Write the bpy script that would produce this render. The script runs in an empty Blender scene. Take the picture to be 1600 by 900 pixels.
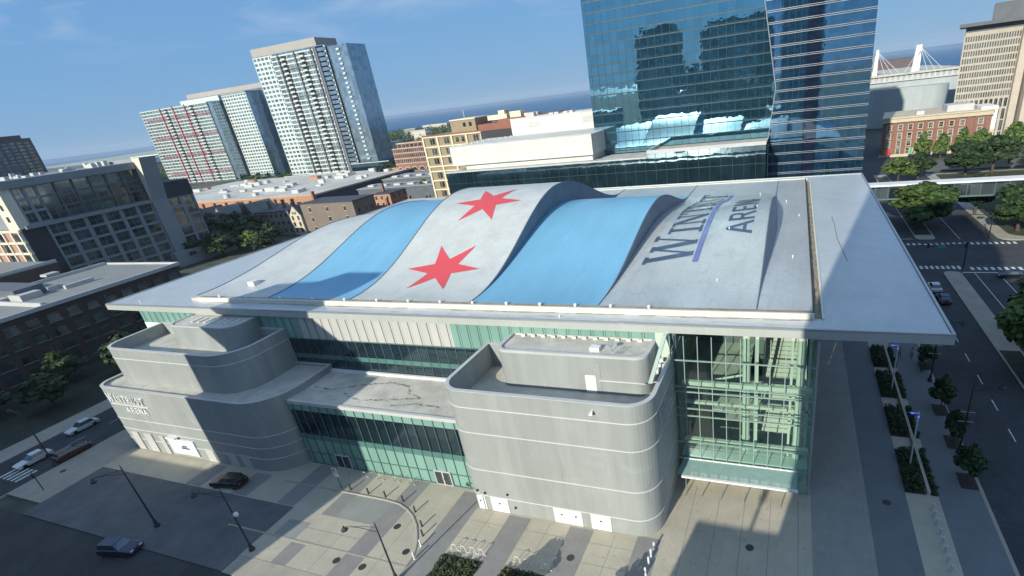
import bpy, math, random
from math import sin, cos, pi, radians, tan, sqrt
from mathutils import Matrix, Vector
random.seed(7)
SC = bpy.context.scene
COL = SC.collection

HAZE = 0.00008
# ------------------------------------------------------------------ camera
RM = ((0.937859, 0.327533, -0.114643), (0.042843, -0.437126, -0.898379), (-0.344362, 0.837641, -0.423995))
cam = bpy.data.cameras.new('camera'); cam.sensor_width = 36; cam.sensor_fit = 'HORIZONTAL'
cam.lens = 814.4 / 1600 * 36
cam.shift_x = (800 - 929.03) / 1600
cam.shift_y = (524.03 - 450) / 1600
cam.clip_start = 0.3; cam.clip_end = 200000
co = bpy.data.objects.new('camera', cam); COL.objects.link(co)
mt = Matrix.Identity(4)
for i in range(3):
    mt[i][0] = RM[0][i]; mt[i][1] = -RM[1][i]; mt[i][2] = -RM[2][i]
mt[2][3] = 43.0
co.matrix_world = mt
SC.camera = co

# ------------------------------------------------------------------ light
SUN_AZ, SUN_EL = radians(79), radians(24.5)          # the way the light travels, height of the sun
world = bpy.data.worlds.new('World'); SC.world = world; world.use_nodes = True
wn = world.node_tree.nodes; wl = world.node_tree.links; wn.clear()
wout = wn.new('ShaderNodeOutputWorld'); wbg = wn.new('ShaderNodeBackground'); wbg.inputs[1].default_value = 0.142
sky = wn.new('ShaderNodeTexSky'); sky.sky_type = 'NISHITA'; sky.sun_disc = False
sky.sun_elevation = SUN_EL; sky.sun_rotation = radians(191); sky.altitude = 50; sky.dust_density = 0.3; sky.ozone_density = 3.0; sky.air_density = 1.0
tc = wn.new('ShaderNodeTexCoord'); sep = wn.new('ShaderNodeSeparateXYZ'); wl.new(tc.outputs['Generated'], sep.inputs[0])
mp = wn.new('ShaderNodeMapping'); mp.inputs['Scale'].default_value = (1.3, 2.6, 9.0); mp.inputs['Rotation'].default_value = (0.06, 0.10, 0.5)
wl.new(tc.outputs['Generated'], mp.inputs[0])
nz = wn.new('ShaderNodeTexNoise'); nz.inputs['Scale'].default_value = 2.6; nz.inputs['Detail'].default_value = 9; nz.inputs['Roughness'].default_value = 0.58; nz.inputs['Distortion'].default_value = 0.5
wl.new(mp.outputs[0], nz.inputs['Vector'])
cr = wn.new('ShaderNodeMapRange'); cr.inputs[1].default_value = 0.42; cr.inputs[2].default_value = 0.62; cr.inputs[3].default_value = 0; cr.inputs[4].default_value = 0.95
wl.new(nz.outputs[0], cr.inputs[0])
hm = wn.new('ShaderNodeMapRange'); hm.inputs[1].default_value = 0.10; hm.inputs[2].default_value = 0.20; wl.new(sep.outputs[2], hm.inputs[0])
cm = wn.new('ShaderNodeMath'); cm.operation = 'MULTIPLY'; wl.new(cr.outputs[0], cm.inputs[0]); wl.new(hm.outputs[0], cm.inputs[1])
rmp = wn.new('ShaderNodeValToRGB'); wl.new(sep.outputs[2], rmp.inputs[0])
e0, e1 = rmp.color_ramp.elements; e0.position = 0.0; e0.color = (1.35, 2.6, 4.1, 1); e1.position = 1.0; e1.color = (0.72, 2.0, 4.2, 1)
e2 = rmp.color_ramp.elements.new(0.10); e2.color = (1.15, 2.5, 4.4, 1); e3 = rmp.color_ramp.elements.new(0.42); e3.color = (0.74, 2.0, 4.4, 1)
skm = wn.new('ShaderNodeMixRGB'); skm.inputs[0].default_value = 0.95; wl.new(sky.outputs[0], skm.inputs[1]); wl.new(rmp.outputs[0], skm.inputs[2])
mixc = wn.new('ShaderNodeMixRGB'); wl.new(cm.outputs[0], mixc.inputs[0]); wl.new(skm.outputs[0], mixc.inputs[1]); mixc.inputs[2].default_value = (3.3, 4.0, 5.1, 1)
wl.new(mixc.outputs[0], wbg.inputs[0]); wl.new(wbg.outputs[0], wout.inputs[0])
sl = bpy.data.lights.new('sun', 'SUN'); sl.energy = 5.0; sl.angle = radians(0.5); sl.color = (1.0, 0.96, 0.84)
so = bpy.data.objects.new('sun', sl); COL.objects.link(so)
sd = Vector((cos(SUN_AZ) * cos(SUN_EL), sin(SUN_AZ) * cos(SUN_EL), -sin(SUN_EL)))
so.rotation_euler = sd.to_track_quat('-Z', 'Y').to_euler(); so.location = (-40, -60, 120)
SC.view_settings.view_transform = 'Standard'; SC.view_settings.look = 'None'; SC.view_settings.gamma = 1
SC.view_settings.exposure = 0.12
SC.cycles.max_bounces = 6; SC.cycles.diffuse_bounces = 2; SC.cycles.glossy_bounces = 3
SC.cycles.transparent_max_bounces = 12; SC.cycles.transmission_bounces = 4; SC.cycles.use_denoising = True
SC.cycles.caustics_reflective = False; SC.cycles.caustics_refractive = False

# ------------------------------------------------------------------ materials
MATS = {}
def mat(name, col, rough=0.8, metal=0.0, var=0.12, scale=0.3, stretch=(1, 1, 1), bump=0.0, spec=0.4, fine=0.0, emit=0):
    if name in MATS: return MATS[name]
    m = bpy.data.materials.new(name); m.use_nodes = True; n = m.node_tree.nodes; l = m.node_tree.links
    b = n['Principled BSDF']; b.inputs['Roughness'].default_value = rough; b.inputs['Metallic'].default_value = metal
    b.inputs['Specular IOR Level'].default_value = spec
    tcn = n.new('ShaderNodeTexCoord'); mpn = n.new('ShaderNodeMapping'); mpn.inputs['Scale'].default_value = stretch
    l.new(tcn.outputs['Object'], mpn.inputs[0])
    ns = n.new('ShaderNodeTexNoise'); ns.inputs['Scale'].default_value = scale; ns.inputs['Detail'].default_value = 7; ns.inputs['Roughness'].default_value = 0.6
    l.new(mpn.outputs[0], ns.inputs['Vector'])
    r = n.new('ShaderNodeMapRange'); r.inputs[1].default_value = 0.3; r.inputs[2].default_value = 0.7
    r.inputs[3].default_value = 1 - var; r.inputs[4].default_value = 1 + var
    l.new(ns.outputs[0], r.inputs[0])
    last = r.outputs[0]
    if fine:
        n2 = n.new('ShaderNodeTexNoise'); n2.inputs['Scale'].default_value = scale * 14; n2.inputs['Detail'].default_value = 4
        l.new(tcn.outputs['Object'], n2.inputs['Vector'])
        r2 = n.new('ShaderNodeMapRange'); r2.inputs[1].default_value = 0.3; r2.inputs[2].default_value = 0.7; r2.inputs[3].default_value = 1 - fine; r2.inputs[4].default_value = 1 + fine
        l.new(n2.outputs[0], r2.inputs[0]); mm = n.new('ShaderNodeMath'); mm.operation = 'MULTIPLY'
        l.new(last, mm.inputs[0]); l.new(r2.outputs[0], mm.inputs[1]); last = mm.outputs[0]
    vm = n.new('ShaderNodeVectorMath'); vm.operation = 'SCALE'; vm.inputs[0].default_value = col
    l.new(last, vm.inputs['Scale']); l.new(vm.outputs[0], b.inputs['Base Color'])
    if bump:
        bp = n.new('ShaderNodeBump'); bp.inputs['Strength'].default_value = bump; bp.inputs['Distance'].default_value = 0.1
        l.new(ns.outputs[0], bp.inputs['Height']); l.new(bp.outputs[0], b.inputs['Normal'])
    if emit:
        b.inputs['Emission Color'].default_value = (*col, 1); b.inputs['Emission Strength'].default_value = emit
    MATS[name] = m
    return m

def mottle(m, scale, thr, amt, stretch=(1, 1, 1), bump=0.0):
    """darker weather spots and scuffs over a material"""
    n = m.node_tree.nodes; l = m.node_tree.links; b = n['Principled BSDF']; src = b.inputs['Base Color'].links[0].from_socket
    t = n.new('ShaderNodeTexCoord'); mp_ = n.new('ShaderNodeMapping'); mp_.inputs['Scale'].default_value = stretch; l.new(t.outputs['Object'], mp_.inputs[0])
    ns = n.new('ShaderNodeTexNoise'); ns.inputs['Scale'].default_value = scale; ns.inputs['Detail'].default_value = 6; ns.inputs['Roughness'].default_value = .65; ns.inputs['Distortion'].default_value = .8; l.new(mp_.outputs[0], ns.inputs['Vector'])
    r = n.new('ShaderNodeMapRange'); r.inputs[1].default_value = thr; r.inputs[2].default_value = thr + .12; r.inputs[3].default_value = 1; r.inputs[4].default_value = 1 - amt; l.new(ns.outputs[0], r.inputs[0])
    v = n.new('ShaderNodeVectorMath'); v.operation = 'SCALE'; l.new(src, v.inputs[0]); l.new(r.outputs[0], v.inputs['Scale']); l.new(v.outputs[0], b.inputs['Base Color'])
    if bump:
        bp = n.new('ShaderNodeBump'); bp.inputs['Strength'].default_value = bump; bp.inputs['Distance'].default_value = .08; l.new(ns.outputs[0], bp.inputs['Height']); l.new(bp.outputs[0], b.inputs['Normal'])
    return m
def seams(m, wx, wy, dark=.86, gap=.05):
    n = m.node_tree.nodes; l = m.node_tree.links; b = n['Principled BSDF']; src = b.inputs['Base Color'].links[0].from_socket
    t = n.new('ShaderNodeTexCoord'); s = n.new('ShaderNodeSeparateXYZ'); l.new(t.outputs['Object'], s.inputs[0]); last = None
    for i, w in ((0, wx), (1, wy)):
        d = n.new('ShaderNodeMath'); d.operation = 'DIVIDE'; d.inputs[1].default_value = w; l.new(s.outputs[i], d.inputs[0])
        f = n.new('ShaderNodeMath'); f.operation = 'FRACT'; l.new(d.outputs[0], f.inputs[0])
        g = n.new('ShaderNodeMath'); g.operation = 'GREATER_THAN'; g.inputs[1].default_value = gap / w; l.new(f.outputs[0], g.inputs[0])
        if last is None: last = g.outputs[0]
        else:
            m2 = n.new('ShaderNodeMath'); m2.operation = 'MULTIPLY'; l.new(last, m2.inputs[0]); l.new(g.outputs[0], m2.inputs[1]); last = m2.outputs[0]
    r = n.new('ShaderNodeMapRange'); r.inputs[3].default_value = dark; r.inputs[4].default_value = 1; l.new(last, r.inputs[0])
    v = n.new('ShaderNodeVectorMath'); v.operation = 'SCALE'; l.new(src, v.inputs[0]); l.new(r.outputs[0], v.inputs['Scale']); l.new(v.outputs[0], b.inputs['Base Color'])
    return m
def cladding(name, col, pw, ph, axis_gap=0.02, var=0.06, rough=0.55, streak=0.10, seam=0.75, metal=0.0):
    """panelled wall: faint seams every pw m along x+y and every ph m in z, each panel a touch different, weather streaks"""
    m = bpy.data.materials.new(name); m.use_nodes = True; n = m.node_tree.nodes; l = m.node_tree.links
    b = n['Principled BSDF']; b.inputs['Roughness'].default_value = rough; b.inputs['Metallic'].default_value = metal
    t = n.new('ShaderNodeTexCoord'); s = n.new('ShaderNodeSeparateXYZ'); l.new(t.outputs['Object'], s.inputs[0])
    def M(op, a, bb=None):
        q = n.new('ShaderNodeMath'); q.operation = op
        for i, v in enumerate((a, bb)):
            if v is None: continue
            if isinstance(v, (int, float)): q.inputs[i].default_value = v
            else: l.new(v, q.inputs[i])
        return q.outputs[0]
    u = M('DIVIDE', M('ADD', s.outputs[0], s.outputs[1]), pw); v = M('DIVIDE', s.outputs[2], ph)
    fu, fv = M('FRACT', u), M('FRACT', v)
    cu = n.new('ShaderNodeCombineXYZ'); l.new(M('FLOOR', u), cu.inputs[0]); l.new(M('FLOOR', v), cu.inputs[1])
    wnz = n.new('ShaderNodeTexWhiteNoise'); wnz.noise_dimensions = '2D'; l.new(cu.outputs[0], wnz.inputs['Vector'])
    pv = M('ADD', M('MULTIPLY', wnz.outputs[0], var * 2), 1 - var)
    sm = M('ADD', M('MULTIPLY', M('MULTIPLY', M('GREATER_THAN', fu, axis_gap / pw), M('GREATER_THAN', fv, axis_gap / ph)), 1 - seam), seam)
    mp2 = n.new('ShaderNodeMapping'); mp2.inputs['Scale'].default_value = (1.2, 1.2, 0.10); l.new(t.outputs['Object'], mp2.inputs[0])
    ns = n.new('ShaderNodeTexNoise'); ns.inputs['Scale'].default_value = 0.9; ns.inputs['Detail'].default_value = 8; l.new(mp2.outputs[0], ns.inputs['Vector'])
    n3 = n.new('ShaderNodeTexNoise'); n3.inputs['Scale'].default_value = 0.16; n3.inputs['Detail'].default_value = 5; l.new(t.outputs['Object'], n3.inputs['Vector'])
    st = M('ADD', M('MULTIPLY', ns.outputs[0], streak * 2), 1 - streak)
    s3 = M('ADD', M('MULTIPLY', n3.outputs[0], streak * 2), 1 - streak)
    tot = M('MULTIPLY', M('MULTIPLY', pv, sm), M('MULTIPLY', st, s3))
    vm = n.new('ShaderNodeVectorMath'); vm.operation = 'SCALE'; vm.inputs[0].default_value = col; l.new(tot, vm.inputs['Scale'])
    l.new(vm.outputs[0], b.inputs['Base Color'])
    MATS[name] = m
    return m

def glass_mirror(name, tint, dark, mixf=0.55, rough=0.015, wav=0.05, wscale=0.45, pane=None, pv=(0.7, 1.35)):
    """reflective curtain-wall glass: dark body under a tinted mirror coat, slightly wavy"""
    m = bpy.data.materials.new(name); m.use_nodes = True; n = m.node_tree.nodes; l = m.node_tree.links
    n.clear(); out = n.new('ShaderNodeOutputMaterial'); mx = n.new('ShaderNodeMixShader')
    d = n.new('ShaderNodeBsdfDiffuse'); g = n.new('ShaderNodeBsdfGlossy'); g.inputs['Roughness'].default_value = rough
    g.inputs['Color'].default_value = (*tint, 1)
    t = n.new('ShaderNodeTexCoord'); ns = n.new('ShaderNodeTexNoise'); ns.inputs['Scale'].default_value = wscale; ns.inputs['Detail'].default_value = 2
    l.new(t.outputs['Object'], ns.inputs['Vector'])
    bp = n.new('ShaderNodeBump'); bp.inputs['Strength'].default_value = wav; bp.inputs['Distance'].default_value = 0.3; l.new(ns.outputs[0], bp.inputs['Height'])
    l.new(bp.outputs[0], g.inputs['Normal'])
    if pane:
        s = n.new('ShaderNodeSeparateXYZ'); l.new(t.outputs['Object'], s.inputs[0])
        fx = n.new('ShaderNodeMath'); fx.operation = 'DIVIDE'; fx.inputs[1].default_value = pane[0]
        ad = n.new('ShaderNodeMath'); ad.operation = 'ADD'; l.new(s.outputs[0], ad.inputs[0]); l.new(s.outputs[1], ad.inputs[1]); l.new(ad.outputs[0], fx.inputs[0])
        fz = n.new('ShaderNodeMath'); fz.operation = 'DIVIDE'; fz.inputs[1].default_value = pane[1]; l.new(s.outputs[2], fz.inputs[0])
        c1 = n.new('ShaderNodeMath'); c1.operation = 'FLOOR'; l.new(fx.outputs[0], c1.inputs[0]); c2 = n.new('ShaderNodeMath'); c2.operation = 'FLOOR'; l.new(fz.outputs[0], c2.inputs[0])
        cb = n.new('ShaderNodeCombineXYZ'); l.new(c1.outputs[0], cb.inputs[0]); l.new(c2.outputs[0], cb.inputs[1])
        w = n.new('ShaderNodeTexWhiteNoise'); w.noise_dimensions = '2D'; l.new(cb.outputs[0], w.inputs['Vector'])
        rr = n.new('ShaderNodeMapRange'); rr.inputs[3].default_value = pv[0]; rr.inputs[4].default_value = pv[1]; l.new(w.outputs[0], rr.inputs[0])
        vm = n.new('ShaderNodeVectorMath'); vm.operation = 'SCALE'; vm.inputs[0].default_value = dark; l.new(rr.outputs[0], vm.inputs['Scale']); l.new(vm.outputs[0], d.inputs[0])
        r4 = n.new('ShaderNodeMapRange'); r4.inputs[3].default_value = mixf - 0.04; r4.inputs[4].default_value = mixf + 0.04; l.new(w.outputs[0], r4.inputs[0]); l.new(r4.outputs[0], mx.inputs[0])
    else:
        d.inputs[0].default_value = (*dark, 1); mx.inputs[0].default_value = mixf
    l.new(d.outputs[0], mx.inputs[1]); l.new(g.outputs[0], mx.inputs[2]); l.new(mx.outputs[0], out.inputs[0])
    MATS[name] = m
    return m

def glass_clear(name, tint, refl=0.12):
    m = bpy.data.materials.new(name); m.use_nodes = True; n = m.node_tree.nodes; l = m.node_tree.links
    n.clear(); out = n.new('ShaderNodeOutputMaterial'); mx = n.new('ShaderNodeMixShader'); tr = n.new('ShaderNodeBsdfTransparent'); tr.inputs[0].default_value = (*tint, 1)
    g = n.new('ShaderNodeBsdfGlossy'); g.inputs['Roughness'].default_value = 0.02; g.inputs[0].default_value = (0.8, 0.95, 0.95, 1); mx.inputs[0].default_value = refl
    l.new(tr.outputs[0], mx.inputs[1]); l.new(g.outputs[0], mx.inputs[2]); l.new(mx.outputs[0], out.inputs[0])
    MATS[name] = m
    return m

def foliage(name, c1, c2):
    m = bpy.data.materials.new(name); m.use_nodes = True; n = m.node_tree.nodes; l = m.node_tree.links
    b = n['Principled BSDF']; b.inputs['Roughness'].default_value = 0.6; b.inputs['Specular IOR Level'].default_value = 0.25
    g = n.new('ShaderNodeNewGeometry'); rp = n.new('ShaderNodeValToRGB'); l.new(g.outputs['Random Per Island'], rp.inputs[0])
    rp.color_ramp.elements[0].color = (*c1, 1); rp.color_ramp.elements[1].color = (*c2, 1)
    l.new(rp.outputs[0], b.inputs['Base Color'])
    MATS[name] = m
    return m

membrane = cladding('roof_membrane', (0.49, 0.51, 0.50), 3.1, 400, 0.05, 0.03, 0.38, 0.13, 0.90)
membrane.node_tree.nodes['Principled BSDF'].inputs['Specular IOR Level'].default_value = 0.9
membrane.node_tree.nodes['Principled BSDF'].inputs['Coat Weight'].default_value = 0.5; membrane.node_tree.nodes['Principled BSDF'].inputs['Coat Roughness'].default_value = 0.3
m_white = mat('white_roof_paint', (0.62, 0.63, 0.60), 0.5, var=0.16, scale=0.25, stretch=(1, 0.5, 1), fine=0.10)
m_wave_w = mat('white_wave_membrane', (0.50, 0.52, 0.49), 0.42, var=0.10, scale=0.30, fine=0.07)
m_wave_s = mat('silver_wave_membrane', (0.46, 0.48, 0.465), 0.30, var=0.14, scale=0.22, stretch=(1, 0.35, 1), fine=0.08, spec=0.6)
m_blue = mat('light_blue_membrane', (0.17, 0.40, 0.56), 0.38, var=0.07, scale=0.25, stretch=(1.5, 0.3, 1), fine=0.04)
m_red = mat('red_star_paint', (0.62, 0.075, 0.085), 0.5, var=0.05)
m_navy = mat('navy_lettering', (0.05, 0.08, 0.14), 0.5, var=0.1)
m_rule = mat('violet_rule_paint', (0.13, 0.16, 0.36), 0.5, var=0.1)
m_curb = mat('cream_curb_metal', (0.68, 0.66, 0.55), 0.5, var=0.1)
m_fascia = cladding('fascia_metal', (0.40, 0.425, 0.395), 3.0, 50, 0.03, 0.03, 0.45, 0.06, 0.8)
m_wall = cladding('grey_wall_panel', (0.31, 0.33, 0.315), 1.5, 30, 0.03, 0.045, 0.5, 0.14, 0.88)
m_joint = mat('pale_joint', (0.62, 0.63, 0.60), 0.6, var=0.05)
m_deck = mat('flat_roof_gravel', (0.50, 0.48, 0.42), 0.85, var=0.22, scale=0.35, fine=0.10)
m_panel = cladding('pale_upper_panel', (0.46, 0.455, 0.42), 1.5, 40, 0.06, 0.05, 0.6, 0.08, 0.55)
m_teal = cladding('teal_spandrel_glass', (0.19, 0.34, 0.29), 1.5, 40, 0.07, 0.08, 0.22, 0.10, 0.35)
m_tealdk = cladding('dark_teal_spandrel', (0.08, 0.18, 0.165), 1.5, 40, 0.07, 0.08, 0.2, 0.10, 0.4)
m_vision = glass_mirror('dark_vision_glass', (0.30, 0.42, 0.48), (0.012, 0.022, 0.028), 0.30, 0.03, 0.03, 0.8, (1.5, 40))
m_lmull = mat('lobby_mullion', (0.26, 0.36, 0.31), 0.5, var=0.05)
m_mull = mat('mullion_metal', (0.10, 0.16, 0.15), 0.5, var=0.05)
m_green_steel = mat('pale_green_steel', (0.52, 0.60, 0.50), 0.5, var=0.06)
m_clear = glass_clear('lobby_glass', (0.84, 0.95, 0.90), 0.13)
m_inner = mat('lobby_interior', (0.52, 0.55, 0.47), 0.8, var=0.2, scale=0.5)
m_innerdk = mat('lobby_dark_wall', (0.12, 0.15, 0.145), 0.8, var=0.3, scale=0.4)
m_conc = mat('pale_concrete', (0.44, 0.40, 0.31), 0.85, var=0.10, scale=0.35, fine=0.06)
m_concgrey = mat('grey_concrete_band', (0.25, 0.24, 0.225), 0.85, var=0.10, scale=0.5, fine=0.07)
m_conccool = mat('cool_grey_paving', (0.16, 0.175, 0.18), 0.85, var=0.10, scale=0.4, fine=0.06)
m_asph = mat('asphalt', (0.052, 0.054, 0.058), 0.9, var=0.25, scale=0.15, fine=0.12)
m_kerb = mat('kerb_concrete', (0.36, 0.33, 0.27), 0.9, var=0.12)
m_paint = mat('road_paint', (0.62, 0.62, 0.58), 0.8, var=0.2, scale=2)
m_land = mat('city_ground', (0.07, 0.08, 0.06), 0.95, var=0.4, scale=0.02, fine=0.3)
m_lawn = mat('lawn', (0.06, 0.085, 0.035), 0.95, var=0.3, scale=0.2, fine=0.2)
m_black = mat('black_metal', (0.02, 0.022, 0.025), 0.4, var=0.1)
m_steel = mat('galvanised_steel', (0.45, 0.46, 0.46), 0.4, 0.6, var=0.08)
m_ltgrey = mat('light_grey_paint', (0.5, 0.5, 0.48), 0.5, var=0.08)
m_pure = mat('white_paint', (0.74, 0.74, 0.72), 0.5, var=0.05)
m_bark = mat('bark', (0.09, 0.065, 0.045), 0.9, var=0.3, scale=3)
m_leafA = foliage('leaf_mid_green', (0.030, 0.060, 0.016), (0.085, 0.135, 0.035))
m_leafB = foliage('leaf_bright_green', (0.055, 0.095, 0.022), (0.13, 0.19, 0.045))
m_leafC = foliage('leaf_dark_green', (0.018, 0.038, 0.014), (0.050, 0.085, 0.028))
m_shrub = foliage('planting_mix', (0.035, 0.055, 0.022), (0.10, 0.115, 0.055))
m_gut = mat('weathered_gutter', (.33, .28, .20), .9, var=.35, scale=.5, fine=.2)
m_lamp = mat('lamp_globe', (0.75, 0.75, 0.72), 0.3, var=0.02)
m_bluelamp = mat('blue_lamp_lens', (0.10, 0.15, 0.9), 0.4, var=0.0, emit=1.2)
m_dark = mat('dark_void', (0.012, 0.014, 0.016), 0.7, var=0.2)
m_winfar = glass_mirror('far_window_glass', (0.55, 0.65, 0.72), (0.05, 0.06, 0.06), 0.35, 0.05, 0.0, .5, (1.7, 2.9), (.2, 5.0))
m_windark = glass_mirror('dark_window_glass', (0.35, 0.42, 0.48), (0.025, 0.032, 0.035), 0.28, 0.06, 0.0, .5, (2.3, 3.1), (.2, 3.6))

mottle(m_wave_w, 1.1, .60, .14); mottle(m_wave_w, .35, .56, .06); mottle(m_wave_w, 3.5, .62, .2); seams(m_wave_w, 200, 3.1, .94, .05)
mottle(m_wave_s, .5, .54, .14, (1, .4, 1), .3); mottle(m_wave_s, 1.6, .60, .14, (.6, 1.4, 1)); m_wave_s.node_tree.nodes['Principled BSDF'].inputs['Coat Weight'].default_value = .6; m_wave_s.node_tree.nodes['Principled BSDF'].inputs['Coat Roughness'].default_value = .18; seams(m_wave_s, 1.9, 9.0, .88, .06)
mottle(m_blue, .5, .60, .10, (1, .3, 1)); mottle(m_blue, 2.0, .66, .12)
mottle(membrane, .22, .56, .10, (1, 1, 1), .15); mottle(membrane, .9, .62, .12); mottle(membrane, .08, .5, .06)
mottle(m_deck, .45, .58, .20); mottle(m_deck, 2.2, .64, .16)
mottle(m_wall, .7, .58, .12, (1, 1, .25)); mottle(m_wall, .25, .55, -.10); mottle(m_wall, 1.6, .62, -.14, (1, 1, .4)); mottle(m_fascia, 1.2, .62, .14, (1, 1, .5))
mottle(m_conc, .5, .60, .14); mottle(m_conc, 3.0, .66, .16); seams(m_conc, 2.6, 2.9, .88, .04)
mottle(m_concgrey, .9, .60, .14); seams(m_concgrey, 200, 1.45, .9, .03); seams(m_conccool, 3.0, 3.0, .88, .04); mottle(m_conccool, .5, .6, .15)
mottle(m_asph, .25, .56, .25); mottle(m_asph, 1.2, .64, .2, (1, .2, 1)); mottle(m_kerb, .8, .58, .22); seams(m_kerb, 2.0, 2.0, .8, .04)
mottle(m_curb, 1.2, .58, .25); mottle(m_panel, 1.1, .62, .12, (1, 1, .3))
# ------------------------------------------------------------------ mesh helpers
class MB:
    def __init__(s): s.v = []; s.f = []; s.m = []
    def quad(s, pts, m=0):
        k = len(s.v); s.v += [tuple(p) for p in pts]; s.f.append(tuple(range(k, k + len(pts)))); s.m.append(m); return s
    def box(s, x0, x1, y0, y1, z0, z1, m=0, top=None):
        if x0 > x1: x0, x1 = x1, x0
        if y0 > y1: y0, y1 = y1, y0
        if z0 > z1: z0, z1 = z1, z0
        k = len(s.v)
        s.v += [(x0, y0, z0), (x1, y0, z0), (x1, y1, z0), (x0, y1, z0), (x0, y0, z1), (x1, y0, z1), (x1, y1, z1), (x0, y1, z1)]
        for i, f in enumerate(((0, 3, 2, 1), (4, 5, 6, 7), (0, 1, 5, 4), (1, 2, 6, 5), (2, 3, 7, 6), (3, 0, 4, 7))):
            s.f.append(tuple(k + a for a in f)); s.m.append(top if (i == 1 and top is not None) else m)
        return s
    def prism(s, poly, z0, z1, m=0, top=None, bottom=True):
        n = len(poly); k = len(s.v)
        s.v += [(x, y, z0) for x, y in poly] + [(x, y, z1) for x, y in poly]
        for i in range(n):
            j = (i + 1) % n; s.f.append((k + i, k + j, k + n + j, k + n + i)); s.m.append(m)
        s.f.append(tuple(k + n + i for i in range(n))); s.m.append(m if top is None else top)
        if bottom: s.f.append(tuple(k + i for i in reversed(range(n)))); s.m.append(m)
        return s
    def yprism(s, poly, y0, y1, m=0):          # poly in (x, z), extruded along y
        n = len(poly); k = len(s.v)
        s.v += [(x, y0, z) for x, z in poly] + [(x, y1, z) for x, z in poly]
        for i in range(n):
            j = (i + 1) % n; s.f.append((k + j, k + i, k + n + i, k + n + j)); s.m.append(m)
        s.f.append(tuple(k + i for i in range(n))); s.m.append(m)
        s.f.append(tuple(k + n + i for i in reversed(range(n)))); s.m.append(m)
        return s
    def xprism(s, poly, x0, x1, m=0):          # poly in (y, z), extruded along x
        n = len(poly); k = len(s.v)
        s.v += [(x0, y, z) for y, z in poly] + [(x1, y, z) for y, z in poly]
        for i in range(n):
            j = (i + 1) % n; s.f.append((k + i, k + j, k + n + j, k + n + i)); s.m.append(m)
        s.f.append(tuple(k + i for i in reversed(range(n)))); s.m.append(m)
        s.f.append(tuple(k + n + i for i in range(n))); s.m.append(m)
        return s
    def ring(s, outer, inner, z0, z1, m=0, cap=None):
        n = len(outer); k = len(s.v)
        for P, z in ((outer, z0), (outer, z1), (inner, z1), (inner, z0)): s.v += [(x, y, z) for x, y in P]
        for i in range(n):
            j = (i + 1) % n
            for a, b, mm in ((0, 1, m), (1, 2, m if cap is None else cap), (2, 3, m)):
                s.f.append((k + a * n + i, k + a * n + j, k + b * n + j, k + b * n + i)); s.m.append(mm)
        return s
    def tube(s, pts, r, n=6, m=0, r1=None, closed=False):
        pts = [Vector(p) for p in pts]; L = len(pts); k = len(s.v)
        for i, p in enumerate(pts):
            d = (pts[min(i + 1, L - 1)] - pts[max(i - 1, 0)]).normalized()
            up = Vector((0, 0, 1)) if abs(d.z) < 0.95 else Vector((1, 0, 0))
            a = d.cross(up).normalized(); b = a.cross(d).normalized()
            rr = r if r1 is None else r + (r1 - r) * i / max(1, L - 1)
            for q in range(n):
                t = 2 * pi * q / n; s.v.append(tuple(p + a * cos(t) * rr + b * sin(t) * rr))
        for i in range(L - 1):
            for q in range(n):
                w = (q + 1) % n; s.f.append((k + i * n + q, k + i * n + w, k + (i + 1) * n + w, k + (i + 1) * n + q)); s.m.append(m)
        s.f.append(tuple(k + q for q in reversed(range(n)))); s.m.append(m)
        s.f.append(tuple(k + (L - 1) * n + q for q in range(n))); s.m.append(m)
        return s
    def lathe(s, cx, cy, prof, n=12, m=0):      # prof list of (r, z)
        k = len(s.v)
        for r, z in prof:
            for q in range(n): t = 2 * pi * q / n; s.v.append((cx + r * cos(t), cy + r * sin(t), z))
        for i in range(len(prof) - 1):
            for q in range(n):
                w = (q + 1) % n; s.f.append((k + i * n + q, k + i * n + w, k + (i + 1) * n + w, k + (i + 1) * n + q)); s.m.append(m)
        s.f.append(tuple(k + (len(prof) - 1) * n + q for q in range(n))); s.m.append(m)
        return s
    def grid(s, P, m=0):                        # P rows of points
        k = len(s.v); R = len(P); Cn = len(P[0])
        for row in P: s.v += [tuple(p) for p in row]
        for i in range(R - 1):
            for j in range(Cn - 1):
                s.f.append((k + i * Cn + j, k + i * Cn + j + 1, k + (i + 1) * Cn + j + 1, k + (i + 1) * Cn + j)); s.m.append(m)
        return s

BASE = {}
def tag(o, label=None, cat=None, group=None, kind=None):
    if label: o['label'] = label
    if cat: o['category'] = cat
    if group: o['group'] = group
    if kind: o['kind'] = kind
    return o
def thing(name, label, cat, loc=(0, 0, 0), group=None):
    o = bpy.data.objects.new(name, None); COL.objects.link(o); o.location = loc; o.empty_display_size = 1
    BASE[o.name] = Vector(loc); return tag(o, label, cat, group)
def obj(name, mb, mats, parent=None, smooth=False, base=None):
    if not isinstance(mats, (list, tuple)): mats = [mats]
    off = BASE[parent.name] if parent is not None else Vector(base or (0, 0, 0))
    me = bpy.data.meshes.new(name)
    me.from_pydata([(a - off.x, b - off.y, c - off.z) for a, b, c in mb.v], [], mb.f)
    for m in mats: me.materials.append(m)
    if len(mats) > 1: me.polygons.foreach_set('material_index', mb.m)
    if smooth: me.polygons.foreach_set('use_smooth', [True] * len(me.polygons))
    me.update()
    o = bpy.data.objects.new(name, me); COL.objects.link(o)
    if parent is not None: o.parent = parent
    else: o.location = off
    BASE[o.name] = off
    return o
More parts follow.
